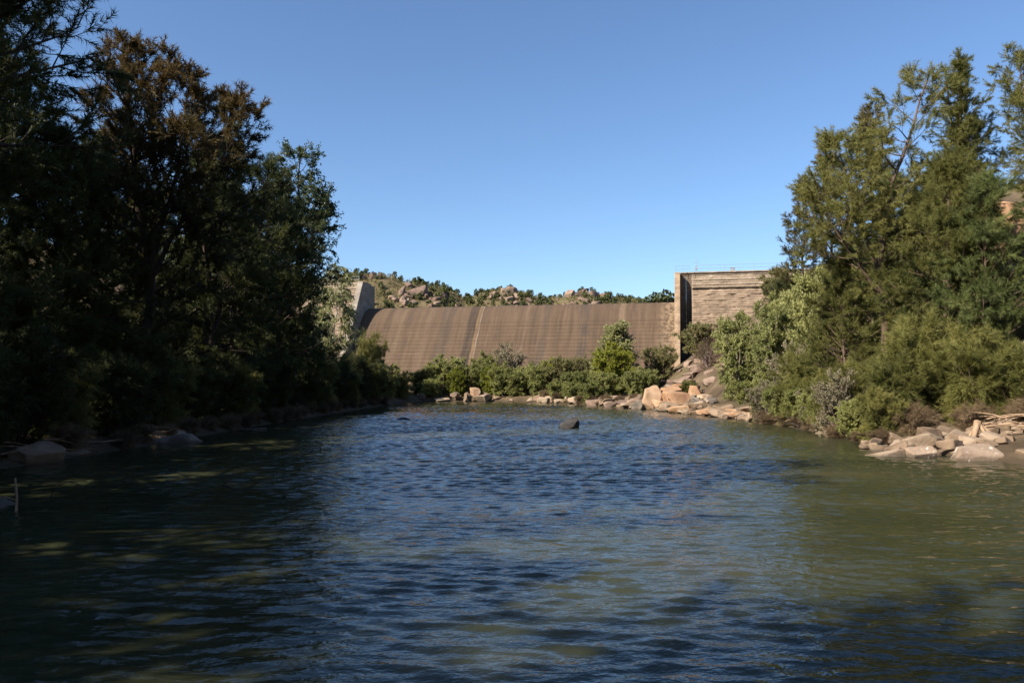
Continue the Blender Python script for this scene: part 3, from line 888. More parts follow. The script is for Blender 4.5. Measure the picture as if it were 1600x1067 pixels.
def grow(seed, stems, env, base=0.2, n_limb=30, el=(10, 60), limb_curve=0.35, n_sec=7, sec_len=0.42, n_twig=5, twig_len=0.8,
         leaf='needle', n=70, L=0.35, w=0.02, spread=0.6, droop=0.15, clump=(0.4, 1.5), trunk_r=0.2, wob=0.09, lean=(0, 0), sec_start=0.3, limb_r=0.32, tip_only=False, limb_top=0.97, limbs=True):
    """stems: list of polylines [(x,y,z)...] with share of limbs; returns (bark mesh, leaf mesh)"""
    rng = np.random.default_rng(seed)
    tbs = []
    P0, P1, D = [], [], []
    for si, (path, share, r_scale) in enumerate(stems):
        if si == 0 or limbs:
            tb = Tubes(); tbs.append(tb)
        path = np.array(path, float)
        s = np.r_[0, np.cumsum(np.linalg.norm(np.diff(path, axis=0), axis=1))]
        tt = np.linspace(0, s[-1], 13)
        pts = np.stack([np.interp(tt, s, path[:, k]) for k in range(3)], -1)
        sm = pts.copy()
        sm[1:-1] = (pts[:-2] + pts[1:-1] * 2 + pts[2:]) / 4
        pts = sm
        pts[1:-1, :2] += rng.normal(size=(11, 2)) * 0.05 * s[-1] / 12
        rad = trunk_r * r_scale * (np.linspace(1, 0.08, 13) ** 0.85)
        rad[0] *= 1.25
        tb.add(pts, rad, 8)
        Ht = s[-1]
        nl = max(2, int(n_limb * share))
        az0 = rng.uniform(0, 6.28)
        for i in range(nl):
            f = base + (limb_top - base) * ((i + rng.uniform(0, 0.9)) / nl)
            f = min(f, 0.985)
            p = np.array([np.interp(f * Ht, tt, pts[:, k]) for k in range(3)])
            cr = (f - base) / (1 - base)
            az = az0 + i * 2.399 + rng.normal() * 0.35
            e = math.radians(el[0] + (el[1] - el[0]) * cr + rng.normal() * 9)
            ln = max(0.25, env(cr)) * rng.uniform(0.6, 1.15)
            d = np.array([math.cos(az) * math.cos(e), math.sin(az) * math.cos(e), math.sin(e)])
            ln *= 1.0 + lean[0] * d[0] + lean[1] * d[1]
            lp, _ = grow_path(rng, p, d, ln, 6, limb_curve, wob)
            lr = np.interp(f, np.linspace(0, 1, 13), rad) * limb_r * 1.6
            lr = min(lr, 0.02 + ln * 0.014)
            tb.add(lp, np.linspace(lr, max(0.008, lr * 0.2), 7), 5)
            ns = max(2, int(n_sec * (0.5 + 0.5 * ln / max(env(0.35), 0.5))))
            for j in range(ns):
                g = sec_start + (1 - sec_start) * (j + rng.uniform(0, 0.9)) / ns
                k = min(int(g * 6), 5)
                q = lp[k] + (lp[k + 1] - lp[k]) * (g * 6 - k)
                ld = lp[k + 1] - lp[k]; ld /= np.linalg.norm(ld)
                sd = rot_about(ld, math.radians(rng.uniform(28, 62)), rng.uniform(0, 6.28))
                sl = ln * sec_len * (1.15 - 0.55 * g) * rng.uniform(0.6, 1.2) + 0.15
                sp, se = grow_path(rng, q, sd, sl, 3, limb_curve * 0.7, wob * 1.3)
                tb.add(sp, np.linspace(max(0.006, lr * 0.32), 0.005, 4), 3)
                dn = rng.uniform(*clump)
                for kk in range(n_twig):
                    h_ = (0.35 if not tip_only else 0.6) + (0.65 if not tip_only else 0.4) * (kk + rng.uniform(0, 0.9)) / n_twig
                    k2 = min(int(h_ * 3), 2)
                    b0 = sp[k2] + (sp[k2 + 1] - sp[k2]) * (h_ * 3 - k2)
                    td = rot_about(se, math.radians(rng.uniform(10, 60)), rng.uniform(0, 6.28))
                    td = td + np.array([0, 0, 0.25 - droop * 0.8]); td /= np.linalg.norm(td)
                    b1 = b0 + td * twig_len * rng.uniform(0.55, 1.2)
                    P0.append(b0); P1.append(b1); D.append(dn)
        # leader tip
        tipd = pts[-1] - pts[-2]; tipd /= np.linalg.norm(tipd)
        for kk in range(5):
            P0.append(pts[-1] - tipd * 0.25 * kk); P1.append(pts[-1] + rot_about(tipd, 0.5, kk * 1.3) * twig_len * 0.6); D.append(0.8)
    P0 = np.array(P0); P1 = np.array(P1); D = np.array(D)
    fn = leaves_needle if leaf == 'needle' else leaves_blade
    V, F = fn(rng, P0, P1, n, L, w, spread, droop, D)
    return [q.mesh("trunk") for q in tbs], np_mesh("crown", V, [F])

def oval(R, lo=0.45, peak=0.4, hi=0.12):
    return lambda c: R * np.interp(c, [0, peak * 0.5, peak, peak + (1 - peak) * 0.5, 1.0], [lo, 0.85, 1.0, 0.72, hi])

def cone(R, hi=0.06):
    return lambda c: R * np.interp(c, [0, 0.12, 1.0], [0.8, 1.0, hi])

def pole(H, dx=0.0, dy=0.0):
    return [([(0, 0, -0.4), (dx * 0.3, dy * 0.3, H * 0.4), (dx, dy, H)], 1.0, 1.0)]

def fan_stems(rng, n, H, R):
    out = []
    for i in range(n):
        a = i * 2.399 + rng.uniform(-0.4, 0.4)
        rr = R * math.sqrt((i + 0.5) / n)
        hh = H * (1.02 - 0.35 * (rr / R) ** 2) * rng.uniform(0.85, 1.05)
        out.append(([(math.cos(a) * 0.15 * R * 0.3, math.sin(a) * 0.15 * R * 0.3, -0.3), (math.cos(a) * rr * 0.45, math.sin(a) * rr * 0.45, hh * 0.5), (math.cos(a) * rr, math.sin(a) * rr, hh)], 1.0 / n, 1.0))
    return out

SPECIES = {}
def species(key, bark, leafmat, *a, **k):
    b, l = grow(*a, **k)
    for q in b: q.materials.append(M[bark])
    l.materials.append(M[leafmat])
    SPECIES[key] = (b, l)

# river she-oaks
species('oak_rust', 'bark_dark', 'oak_rust', 101, [([(0, 0, -0.4), (0.2, 0, 8), (-0.9, 0, 15), (-1.4, 0, 20.4)], 0.5, 1.0),
        ([(0.2, 0, 8.5), (1.3, 0.4, 13), (2.0, 0.4, 18.6)], 0.28, 0.5), ([(0.2, 0, 7.5), (2.6, -0.3, 12), (4.8, -0.4, 16.2)], 0.22, 0.45)],
        oval(4.6, 0.9, 0.35, 0.28), base=0.16, n_limb=92, el=(4, 50), n_sec=9, n_twig=6, twig_len=0.65, n=42, L=0.30, w=0.040, spread=0.85, droop=0.1, trunk_r=0.36, clump=(0.5, 1.4))
species('oak_dense', 'bark_dark', 'oak', 102, pole(20, 0.8, 0.4), oval(5.0, 0.8, 0.4, 0.12), base=0.08, n_limb=80, el=(-2, 55), n_sec=9, n_twig=6, n=44, L=0.36, w=0.038, spread=0.8, droop=0.25, trunk_r=0.32, clump=(0.5, 1.4))
species('oak_dense_b', 'bark_dark', 'oak', 112, [([(0, 0, -0.4), (0.1, 0, 7), (-0.9, 0.3, 14), (-0.6, 0, 20)], 0.6, 1.0), ([(0.1, 0, 6), (1.7, 0.3, 12), (2.3, 0, 17.5)], 0.4, 0.6)],
        oval(4.6, 0.9, 0.35, 0.2), base=0.08, n_limb=76, el=(-2, 52), n_sec=8, n_twig=6, n=42, L=0.36, w=0.038, spread=0.8, droop=0.2, trunk_r=0.34, clump=(0.5, 1.4))
species('oak_open', 'bark_brown', 'oak_olive', 103, [([(0, 0, -0.4), (-0.1, 0, 7.5), (0.5, 0, 12.5), (2.0, 0.2, 16.5), (3.2, 0.2, 20.0)], 0.42, 1.0),
        ([(-0.1, 0, 7.8), (-1.4, 0.3, 11.5), (-2.4, 0.3, 15.8)], 0.32, 0.6), ([(-0.1, 0, 6.5), (-2.0, -0.4, 9.0), (-4.0, -0.5, 12.0)], 0.26, 0.5)],
        oval(3.4, 0.8, 0.45, 0.35), base=0.28, n_limb=74, el=(4, 46), n_sec=7, sec_len=0.5, n_twig=6, twig_len=0.6, n=58, L=0.26, w=0.023, spread=0.9, droop=0.35, trunk_r=0.26, sec_start=0.3, clump=(0.5, 1.5))
species('oak_spire', 'bark_brown', 'oak_olive', 104, pole(20, 0.3, 0.1), cone(3.4), base=0.08, n_limb=110, el=(12, 60), n_sec=6, n_twig=5, twig_len=0.5, n=54, L=0.24, w=0.024, spread=0.95, droop=0.1, trunk_r=0.22)
species('oak_young', 'bark_brown', 'oak_olive', 105, pole(11, 0.4, -0.3), oval(3.3, 0.9, 0.3, 0.12), base=0.03, n_limb=64, el=(2, 60), n_sec=7, n_twig=6, twig_len=0.6, n=88, L=0.26, w=0.017, spread=0.8, droop=0.4, trunk_r=0.14)
species('oak_young_b', 'bark_brown', 'oak_fresh', 115, [([(0, 0, -0.4), (-0.4, 0.2, 5), (-0.8, 0, 10)], 0.55, 1.0), ([(0, 0, -0.3), (0.9, 0.2, 4), (1.6, 0.2, 8.5)], 0.45, 0.9)],
        oval(2.9, 0.9, 0.3, 0.15), base=0.03, n_limb=70, el=(2, 58), n_sec=7, n_twig=6, twig_len=0.6, n=80, L=0.26, w=0.017, spread=0.8, droop=0.4, trunk_r=0.12)
species('oak_slim', 'bark_dark', 'oak_bronze', 106, pole(17, 0.6, 0), oval(2.5, 0.85, 0.35, 0.12), base=0.16, n_limb=60, el=(5, 58), n_sec=6, n_twig=5, twig_len=0.55, n=42, L=0.30, w=0.032, spread=0.9, droop=0.1, trunk_r=0.18)
species('oak_near', 'bark_dark', 'oak', 122, pole(20, 0.5, -0.4), oval(5.0, 0.8, 0.4, 0.12), base=0.08, n_limb=76, el=(-2, 55), n_sec=9, n_twig=6, twig_len=0.6, n=50, L=0.27, w=0.026, spread=0.85, droop=0.2, trunk_r=0.32, clump=(0.5, 1.4))
# gums
species('gum_broad', 'bark_dark', 'gum', 107, [([(0, 0, -0.4), (0.3, 0, 9), (1.5, 0, 16), (2.0, 0, 22.0)], 0.55, 1.0), ([(0.2, 0, 7.5), (2.6, -0.3, 12), (4.0, -0.4, 17.5)], 0.45, 0.6)],
        oval(5.0, 0.85, 0.4, 0.45), base=0.10, n_limb=80, el=(-4, 50), n_sec=8, n_twig=6, twig_len=0.7, leaf='blade', n=20, L=0.24, w=0.095, spread=0.8, droop=0.5, trunk_r=0.34)
species('gum_weeping', 'bark_pale', 'gum_pale', 108, pole(15.5, 1.0, 0), oval(3.4, 0.9, 0.45, 0.3), base=0.08, n_limb=60, el=(5, 60), limb_curve=-0.5, n_sec=8, n_twig=6, twig_len=0.9, leaf='blade', n=18, L=0.27, w=0.075, spread=0.4, droop=1.1, trunk_r=0.18, wob=0.12)
species('gum_small', 'bark_pale', 'gum_pale', 109, pole(9.5, 0.6, 0), oval(2.9, 0.9, 0.45, 0.6), base=0.22, n_limb=64, el=(15, 55), n_sec=7, n_twig=6, twig_len=0.6, leaf='blade', n=20, L=0.26, w=0.09, spread=0.7, droop=0.7, trunk_r=0.12)
# shrubs
rg = np.random.default_rng(77)
def bush_species(key, bark, mat, seed, H, R, stems=9, **kw):
    d = dict(base=0.08, n_limb=80, el=(0, 50), n_sec=4, sec_len=0.5, n_twig=6, twig_len=0.42, leaf='blade', n=22, L=0.18, w=0.062, spread=0.9, droop=0.1, trunk_r=0.07, sec_start=0.25, clump=(0.4, 1.5))
    d.update(kw)
    d['limbs'] = False
    species(key, bark, mat, seed, fan_stems(rg, stems, H, R * 0.75), oval(R * 0.45, 0.8, 0.4, 0.3), **d)
bush_species('bush', 'bark_brown', 'bush', 201, 4.0, 2.6)
bush_species('bush_b', 'bark_brown', 'bush', 202, 3.4, 3.0, stems=11)
bush_species('bush_bright', 'bark_brown', 'bush_bright', 203, 6.0, 3.2, stems=10, n_limb=110, w=0.068, L=0.2)
bush_species('bush_light', 'bark_pale', 'bush_light', 204, 6.0, 2.6, stems=8, n_limb=100, droop=0.4, L=0.2, w=0.062)
bush_species('bush_olive', 'bark_brown', 'bush_olive', 205, 5.0, 3.6, stems=12, n_limb=100)
bush_species('bush_grey', 'twig_grey', 'bush_grey', 206, 4.2, 2.8, stems=10, n=17, L=0.14, w=0.055)
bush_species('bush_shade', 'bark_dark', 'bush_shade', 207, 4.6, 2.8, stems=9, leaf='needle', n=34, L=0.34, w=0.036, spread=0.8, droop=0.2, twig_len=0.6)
bush_species('bush_fine', 'bark_brown', 'oak_olive', 208, 4.2, 2.5, stems=8, leaf='needle', n=44, L=0.32, w=0.022, spread=0.7, droop=0.3, twig_len=0.55)
bush_species('bush_dead', 'twig_grey', 'dry', 209, 2.6, 2.0, stems=12, n_limb=70, n_sec=5, n_twig=6, leaf='needle', n=4, L=0.4, w=0.016, spread=0.8, droop=0.0)
bush_species('bush_dry', 'bark_brown', 'dry', 210, 1.5, 1.7, stems=9, n_limb=46, leaf='needle', n=22, L=0.42, w=0.018, spread=0.9, droop=0.5, twig_len=0.5)

def plant(key, x, y, label, cat='tree', scale=1.0, rot=0.0, group=None, name=None, z=None, sz=None):
    e = bpy.data.objects.new(name or ('tree' if cat == 'tree' else 'shrub'), None)
    e.location = (x, y, gz(x, y) if z is None else z)
    e.rotation_euler = (0, 0, rot)
    e.scale = (scale, scale, scale * (sz or 1.0))
    col.objects.link(e)
    tag(e, label, cat, group)
    b, l = SPECIES[key]
    tr = put("trunk" if cat == 'tree' else "stems", b[0], None, e)
    for q in b[1:]:
        put("limb", q, None, tr)
    put("crown" if cat == 'tree' else "foliage", l, None, e)
    return e

# --- left bank trees
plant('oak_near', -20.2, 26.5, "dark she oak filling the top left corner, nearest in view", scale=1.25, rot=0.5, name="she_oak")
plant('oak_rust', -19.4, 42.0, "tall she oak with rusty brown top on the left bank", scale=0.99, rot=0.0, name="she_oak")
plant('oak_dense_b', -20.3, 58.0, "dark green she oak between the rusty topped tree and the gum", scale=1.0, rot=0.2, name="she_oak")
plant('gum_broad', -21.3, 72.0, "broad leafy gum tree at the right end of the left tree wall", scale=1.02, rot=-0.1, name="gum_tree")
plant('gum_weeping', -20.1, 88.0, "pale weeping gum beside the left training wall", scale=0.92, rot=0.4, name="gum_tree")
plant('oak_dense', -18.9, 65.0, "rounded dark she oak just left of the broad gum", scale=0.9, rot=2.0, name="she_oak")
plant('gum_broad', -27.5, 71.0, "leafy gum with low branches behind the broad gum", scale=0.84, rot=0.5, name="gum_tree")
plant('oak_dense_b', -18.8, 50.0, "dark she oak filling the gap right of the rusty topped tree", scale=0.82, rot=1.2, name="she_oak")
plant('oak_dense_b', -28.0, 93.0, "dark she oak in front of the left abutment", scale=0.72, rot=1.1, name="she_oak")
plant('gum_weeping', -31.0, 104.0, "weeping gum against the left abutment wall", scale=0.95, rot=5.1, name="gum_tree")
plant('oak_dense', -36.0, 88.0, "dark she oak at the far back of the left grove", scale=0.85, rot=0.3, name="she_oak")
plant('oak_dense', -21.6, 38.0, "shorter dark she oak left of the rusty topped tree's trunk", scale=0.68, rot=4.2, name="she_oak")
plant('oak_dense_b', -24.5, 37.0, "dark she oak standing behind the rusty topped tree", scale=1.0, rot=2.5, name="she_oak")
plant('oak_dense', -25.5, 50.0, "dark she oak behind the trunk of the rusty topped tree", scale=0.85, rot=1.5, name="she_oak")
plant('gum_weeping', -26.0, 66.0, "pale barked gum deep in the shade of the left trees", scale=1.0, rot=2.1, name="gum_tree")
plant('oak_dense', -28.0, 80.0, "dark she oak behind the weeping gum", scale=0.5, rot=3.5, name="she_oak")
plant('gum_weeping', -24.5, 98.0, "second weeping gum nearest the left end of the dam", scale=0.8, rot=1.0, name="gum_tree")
# unseen neighbours on the near left bank whose shade falls across the pool
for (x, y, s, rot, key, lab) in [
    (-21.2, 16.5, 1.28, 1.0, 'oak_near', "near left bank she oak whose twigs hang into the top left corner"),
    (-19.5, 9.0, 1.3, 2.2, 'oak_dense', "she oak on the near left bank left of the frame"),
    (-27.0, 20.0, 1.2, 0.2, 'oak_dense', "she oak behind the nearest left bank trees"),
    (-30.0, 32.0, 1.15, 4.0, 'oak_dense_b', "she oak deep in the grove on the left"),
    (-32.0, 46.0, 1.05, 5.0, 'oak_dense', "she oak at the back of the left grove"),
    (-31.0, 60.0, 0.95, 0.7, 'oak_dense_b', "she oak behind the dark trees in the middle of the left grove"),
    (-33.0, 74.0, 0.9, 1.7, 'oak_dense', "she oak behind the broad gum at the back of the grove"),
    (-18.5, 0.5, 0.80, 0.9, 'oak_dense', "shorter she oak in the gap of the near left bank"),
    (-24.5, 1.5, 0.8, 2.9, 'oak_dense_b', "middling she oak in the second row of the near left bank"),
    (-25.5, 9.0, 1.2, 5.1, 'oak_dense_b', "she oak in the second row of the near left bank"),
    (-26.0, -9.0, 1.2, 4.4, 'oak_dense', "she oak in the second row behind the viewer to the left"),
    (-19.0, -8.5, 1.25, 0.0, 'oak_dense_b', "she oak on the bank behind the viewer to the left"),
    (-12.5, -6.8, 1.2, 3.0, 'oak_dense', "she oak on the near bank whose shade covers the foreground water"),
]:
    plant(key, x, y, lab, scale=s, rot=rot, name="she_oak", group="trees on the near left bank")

# left understorey
r = np.random.RandomState(21)
ys = np.arange(23.5, 101, 3.1)
for i, y in enumerate(ys):
    x = np.interp(y, POOL[:11, 1], POOL[:11, 0]) - r.uniform(1.2, 2.6)
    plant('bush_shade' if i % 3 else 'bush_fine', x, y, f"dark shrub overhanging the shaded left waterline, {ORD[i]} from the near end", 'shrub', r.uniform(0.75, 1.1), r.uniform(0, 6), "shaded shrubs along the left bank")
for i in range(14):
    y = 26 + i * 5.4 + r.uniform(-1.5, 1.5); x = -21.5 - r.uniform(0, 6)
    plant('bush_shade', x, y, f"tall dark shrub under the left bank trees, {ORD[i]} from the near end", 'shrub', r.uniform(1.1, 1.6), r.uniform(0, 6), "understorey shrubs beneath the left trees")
# sunlit shrubs at the far end of the left bank
for (x, y, k, s, sz_, lab) in [
    (-18.6, 105, 'bush_fine', 1.1, 1.65, "tall pointed sunlit shrub below the left end of the dam"),
    (-16.2, 101, 'bush', 1.1, 1.0, "round sunlit green shrub at the far end of the left bank"),
    (-14.6, 104.5, 'bush_fine', 0.85, 0.9, "low yellow green shrub at the left corner of the pool"),
    (-21.5, 103, 'bush_light', 0.8, 0.9, "light green shrub under the weeping gum"),
    (-16.8, 94, 'bush', 0.95, 0.95, "green shrub hanging over the water before the far corner"),
    (-20.0, 109, 'bush', 1.0, 1.1, "bushy shrub behind the tall pointed shrub"),
]:
    plant(k, x, y, lab, 'shrub', s, x * 3, sz=sz_)

# --- far shore shrubs
far = [(-12.6, 110.5, 'bush_shade', 1.0, "dark shaded shrub at the left end of the far shore"),
       (-9.6, 111.5, 'bush', 1.12, "tall rounded shrub, second on the far shore from the left"),
       (-7.6, 109.4, 'bush_bright', 0.5, "small bright shrub low on the far shore, left of the upright boulder"),
       (-5.6, 111.8, 'bush', 1.15, "dense green shrub above the upright boulder on the far shore"),
       (-2.6, 109.6, 'bush_bright', 0.56, "yellow green shrub above the broad sunlit rock"),
       (-0.6, 113.2, 'bush_grey', 1.2, "grey brown dry looking shrub against the dam face"),
       (0.6, 107.8, 'bush_b', 1.0, "wide green shrub right of the middle of the far shore"),
       (3.8, 105.6, 'bush', 1.02, "rounded green shrub leaning over the far shore stones"),
       (4.0, 112.0, 'bush_grey', 1.1, "thin grey shrub between two green ones against the dam"),
       (6.8, 105.0, 'bush_olive', 0.95, "olive shrub with a raised top right of the far shore centre"),
       (8.2, 101.0, 'bush_b', 0.85, "low spreading shrub at the bend of the far shore"),
       (-11.2, 108.8, 'bush_b', 0.7, "low shrub over the left end stones of the far shore"),
       (-7.8, 112.8, 'bush_light', 0.78, "paler shrub peeping between two far shore shrubs on the left"),
       (-3.6, 113.0, 'bush', 1.1, "green shrub behind the yellow green one, far shore"),
       (2.2, 110.0, 'bush', 1.08, "full green shrub in the second row right of the grey one"),
       (5.2, 108.6, 'bush_bright', 0.62, "bright green shrub in the second row at the far shore's right half"),
       (6.0, 100.6, 'bush', 0.72, "small shrub directly over the stones at the right half of the far shore"),
       (11.6, 101.6, 'bush_light', 0.8, "pale shrub under the young gum's crown"),
       (-1.4, 108.2, 'bush', 0.78, "low green shrub beside the yellow green one, close to the far shore stones"),
       (7.4, 97.8, 'bush_b', 0.66, "low olive green shrub hanging over the bend of the far shore"),
       (9.2, 92.6, 'bush', 0.6, "small shrub on the shore stones left of the rounded pale boulder"),
       (9.6, 106.0, 'bush_olive', 0.85, "darker shrub left of the pale gum"),
       (12.2, 97.5, 'bush_bright', 0.98, "big bright yellow green shrub in front of the pale gum"),
       (10.6, 94.0, 'bush_b', 0.8, "shrub at the foot of the bright one, over the shore stones"),
       (15.4, 92.5, 'bush', 0.95, "green shrub right of the bright one above the boulders"),
       (14.2, 88.5, 'bush_b', 0.78, "low shrub just left of the orange outcrop"),
       (19.5, 106.0, 'bush_olive', 0.85, "olive shrub at the foot of the right training wall"),
       (24.2, 100.5, 'bush_olive', 1.08, "large spreading olive shrub below the right abutment"),
       (22.6, 91.5, 'bush_dead', 1.05, "leafless purplish grey shrub on the scree"),
       (23.6, 87.5, 'bush_dead', 0.95, "second leafless greyish shrub, lower on the scree"),
       (18.3, 82.5, 'bush_fine', 0.42, "small tufted bush growing between the orange boulders"),
       ]
for i, (x, y, k, s, lab) in enumerate(far):
    plant(k, x, y, lab, 'shrub', s * (1.02 + 0.24 * ((i * 5) % 7) / 6), i * 1.7, sz=0.74 + 0.4 * ((i * 3) % 8) / 7)
plant('gum_small', 12.9, 102.5, "pale green young gum standing in front of the dam face", 'tree', 1.04, 0.3, name="gum_tree", sz=0.80)

# --- right bank
right = [('oak_open', 21.5, 46.0, 0.98, 0.0, 'tree', "tall open she oak with bare forked limbs on the right bank"),
         ('oak_spire', 26.0, 45.5, 0.84, 0.7, 'tree', "narrow pointed she oak with a spire top on the right"),
         ('oak_open', 30.2, 45.0, 0.72, 1.4, 'tree', "she oak with feathery limbs at the upper right edge"),
         ('oak_open', 28.6, 50.5, 0.76, 3.9, 'tree', "she oak filling the sky between the spire and the right edge"),
         ('oak_slim', 27.0, 74.0, 0.90, 0.3, 'tree', "slim bronze she oak, leftmost of the tall right trees"),
         ('oak_slim', 27.6, 68.0, 1.0, 2.4, 'tree', "taller bronze she oak beside the slim leftmost one"),
         ('oak_slim', 27.5, 60.0, 1.0, 4.0, 'tree', "bronze she oak behind the open forked tree"),
         ('oak_young', 22.8, 42.0, 1.08, 0.4, 'tree', "dense drooping she oak in front of the forked tree"),
         ('oak_young_b', 24.0, 40.5, 1.02, 1.6, 'tree', "two stemmed drooping she oak below the spire tree"),
         ('oak_young', 20.0, 47.5, 0.85, 3.0, 'tree', "drooping she oak at the left front of the right grove"),
         ('oak_young_b', 28.6, 38.5, 1.12, 3.7, 'tree', "blue green drooping she oak at the right edge"),
         ('oak_young_b', 24.4, 49.5, 1.15, 5.0, 'tree', "olive she oak behind the forked tree's trunk"),
         ('oak_young', 28.0, 52.5, 0.9, 5.5, 'tree', "she oak below the orange rock face"),
         ('oak_young', 24.2, 56.5, 0.8, 2.0, 'tree', "young she oak above the light green shrubs")]
for (k, x, y, s, rot, cat, lab) in right:
    plant(k, x, y, lab, cat, s, rot, name="she_oak")
rb = [('bush_light', 19.8, 70.0, 1.1, 1.2, "tall light green willowy shrub, leftmost of the pale ones"),
      ('bush_light', 21.0, 64.0, 1.05, 1.2, "tall light green shrub behind the root hollow"),
      ('bush_light', 23.8, 69.0, 1.0, 1.1, "light green shrub higher on the slope behind the pale ones"),
      ('bush_light', 23.0, 60.0, 1.05, 1.3, "light green shrub reaching up to the bronze trees"),
      ('bush_b', 19.6, 67.0, 0.6, 0.9, "low green shrub over the buff ledge"),
      ('bush_grey', 20.0, 57.0, 0.95, 1.2, "greyish open shrub with bare branches, right bank"),
      ('bush_fine', 19.5, 53.0, 1.0, 1.0, "fine leaved green shrub at the left of the right grove"),
      ('bush_olive', 29.0, 84.0, 0.75, 0.9, "olive shrub on the slope right below the abutment"),
      ('bush_olive', 33.0, 98.0, 0.9, 1.0, "olive shrub against the right abutment wall"),
      ('bush_shade', 31.0, 90.0, 1.0, 1.1, "dark shrub under the bronze trees by the abutment"),
      ('bush_olive', 36.0, 106.0, 1.0, 1.0, "olive shrub at the far end of the right abutment"),
      ('bush', 26.5, 78.0, 0.95, 1.1, "green shrub on the slope between scree and bronze trees"),
      ('bush_fine', 19.0, 42.6, 0.85, 0.95, "feathery green shrub over the brown brush on the right bank"),
      ('bush_fine', 18.8, 38.6, 0.85, 0.95, "feathery shrub behind the rock spit"),
      ('bush_fine', 21.4, 36.8, 1.0, 0.95, "broad feathery shrub above the driftwood"),
      ('bush_olive', 23.8, 35.0, 0.75, 0.95, "olive brown shrub at the right edge above the driftwood"),
      ('bush_fine', 20.6, 39.6, 1.1, 1.05, "tall feathery shrub in the middle of the right bank"),
      ('bush_b', 18.6, 49.2, 0.75, 0.9, "rounded green shrub over the waterline brush"),
      ('bush_fine', 25.6, 33.4, 0.8, 0.9, "low feathery shrub at the extreme right edge beside the rocks"),
      ('bush_dry', 22.0, 34.6, 0.6, 0.8, "brown brush behind the pointed slab at the right edge"),
      ('bush_dry', 24.3, 33.6, 0.6, 0.7, "brown brush on the earth slope at the right edge"),
      ('bush_dry', 22.4, 34.6, 0.7, 0.9, "brown brush on top of the driftwood tangle"),
      ('bush_dry', 20.6, 35.6, 0.65, 0.9, "brown brush behind the stranded root"),
      ('bush_dry', 18.4, 36.4, 0.7, 0.95, "rounded brown brush behind the sloping tan boulder"),
      ('bush_fine', 28.0, 33.0, 1.0, 1.0, "feathery shrub standing on the earth slope at the very right edge"),
      ('bush_fine', 25.2, 34.4, 1.0, 1.0, "feathery shrub rising between the driftwood and the right edge she oak"),
      ('bush_fine', 24.2, 35.4, 0.95, 1.0, "feathery shrub at the right edge behind the driftwood tangle"),
      ('bush_fine', 27.0, 35.6, 1.1, 1.1, "tall feathery shrub cut by the right edge of the picture"),
      ('bush_fine', 22.4, 35.8, 0.8, 0.9, "small feathery shrub directly above the driftwood tangle"),
      ('bush_grey', 25.4, 37.2, 0.9, 1.0, "grey green shrub under the right edge she oak"),
      ]
for i, (k, x, y, s, sz_, lab) in enumerate(rb):
    plant(k, x, y, lab, 'shrub', s, i * 2.1, sz=sz_)
# brown flood litter brush along the waterlines
r = np.random.RandomState(9)
for i in range(10):
    y = 36.5 + i * 2.05 + r.uniform(-0.5, 0.5)
    x = np.interp(y, POOL[::-1][4:12, 1], POOL[::-1][4:12, 0]) + r.uniform(0.0, 0.6)
    plant('bush_dry', x, y, f"brown flood litter brush hanging at the right waterline, {ORD[i]} from the near end", 'brush', r.uniform(0.35, 0.6), r.uniform(0, 6), "brown brush along the right waterline", name="dry_brush", sz=0.7)
    plant(('bush_fine', 'bush_b', 'bush_grey')[i % 3], x + 0.35, y + 1.0, f"small green shrub overhanging the right waterline, {ORD[i]} from the near end", 'shrub', r.uniform(0.5, 0.8), r.uniform(0, 6), "small shrubs along the right waterline")
for i in range(24):
    y = 31.5 + i * 2.6 + r.uniform(-0.5, 0.5)
    x = np.interp(y, POOL[:11, 1], POOL[:11, 0]) - r.uniform(0.2, 0.9)
    plant('bush_dry', x, y, f"brown flood litter brush at the shaded left waterline, {ORD[i]} from the near end", 'brush', r.uniform(0.3, 0.55), r.uniform(0, 6), "brown brush along the left waterline", name="dry_brush")
for i in range(10):
    f = i / 9; x = 1 + 11 * f; y = 107.5 - 24 * f
    plant('bush_dry', x + 1.0, y + 0.6, f"low dry brush behind the far shore stones, {ORD[i]} from the left", 'brush', r.uniform(0.35, 0.6), r.uniform(0, 6), "dry brush along the far shore", name="dry_brush")

# ------------------------------------------------------------------ driftwood and sticks
def stick(name, pts, r0, r1, mat, label, cat, loc=(0, 0, 0), sides=6, group=None, parts=()):
    tb = Tubes()
    pts = np.array(pts, float)
    s = np.r_[0, np.cumsum(np.linalg.norm(np.diff(pts, axis=0), axis=1))]
    tt = np.linspace(0, s[-1], 9)
    q = np.stack([np.interp(tt, s, pts[:, k]) for k in range(3)], -1)
    q[1:-1] = (q[:-2] + 2 * q[1:-1] + q[2:]) / 4
    tb.add(q, np.linspace(r0, r1, 9), sides)
    for (bp, b0, b1) in parts:
        tb.add(bp, np.linspace(b0, b1, len(bp)), 5)
    return tag(put(name, tb.mesh(name), M[mat], None, loc), label, cat, group)

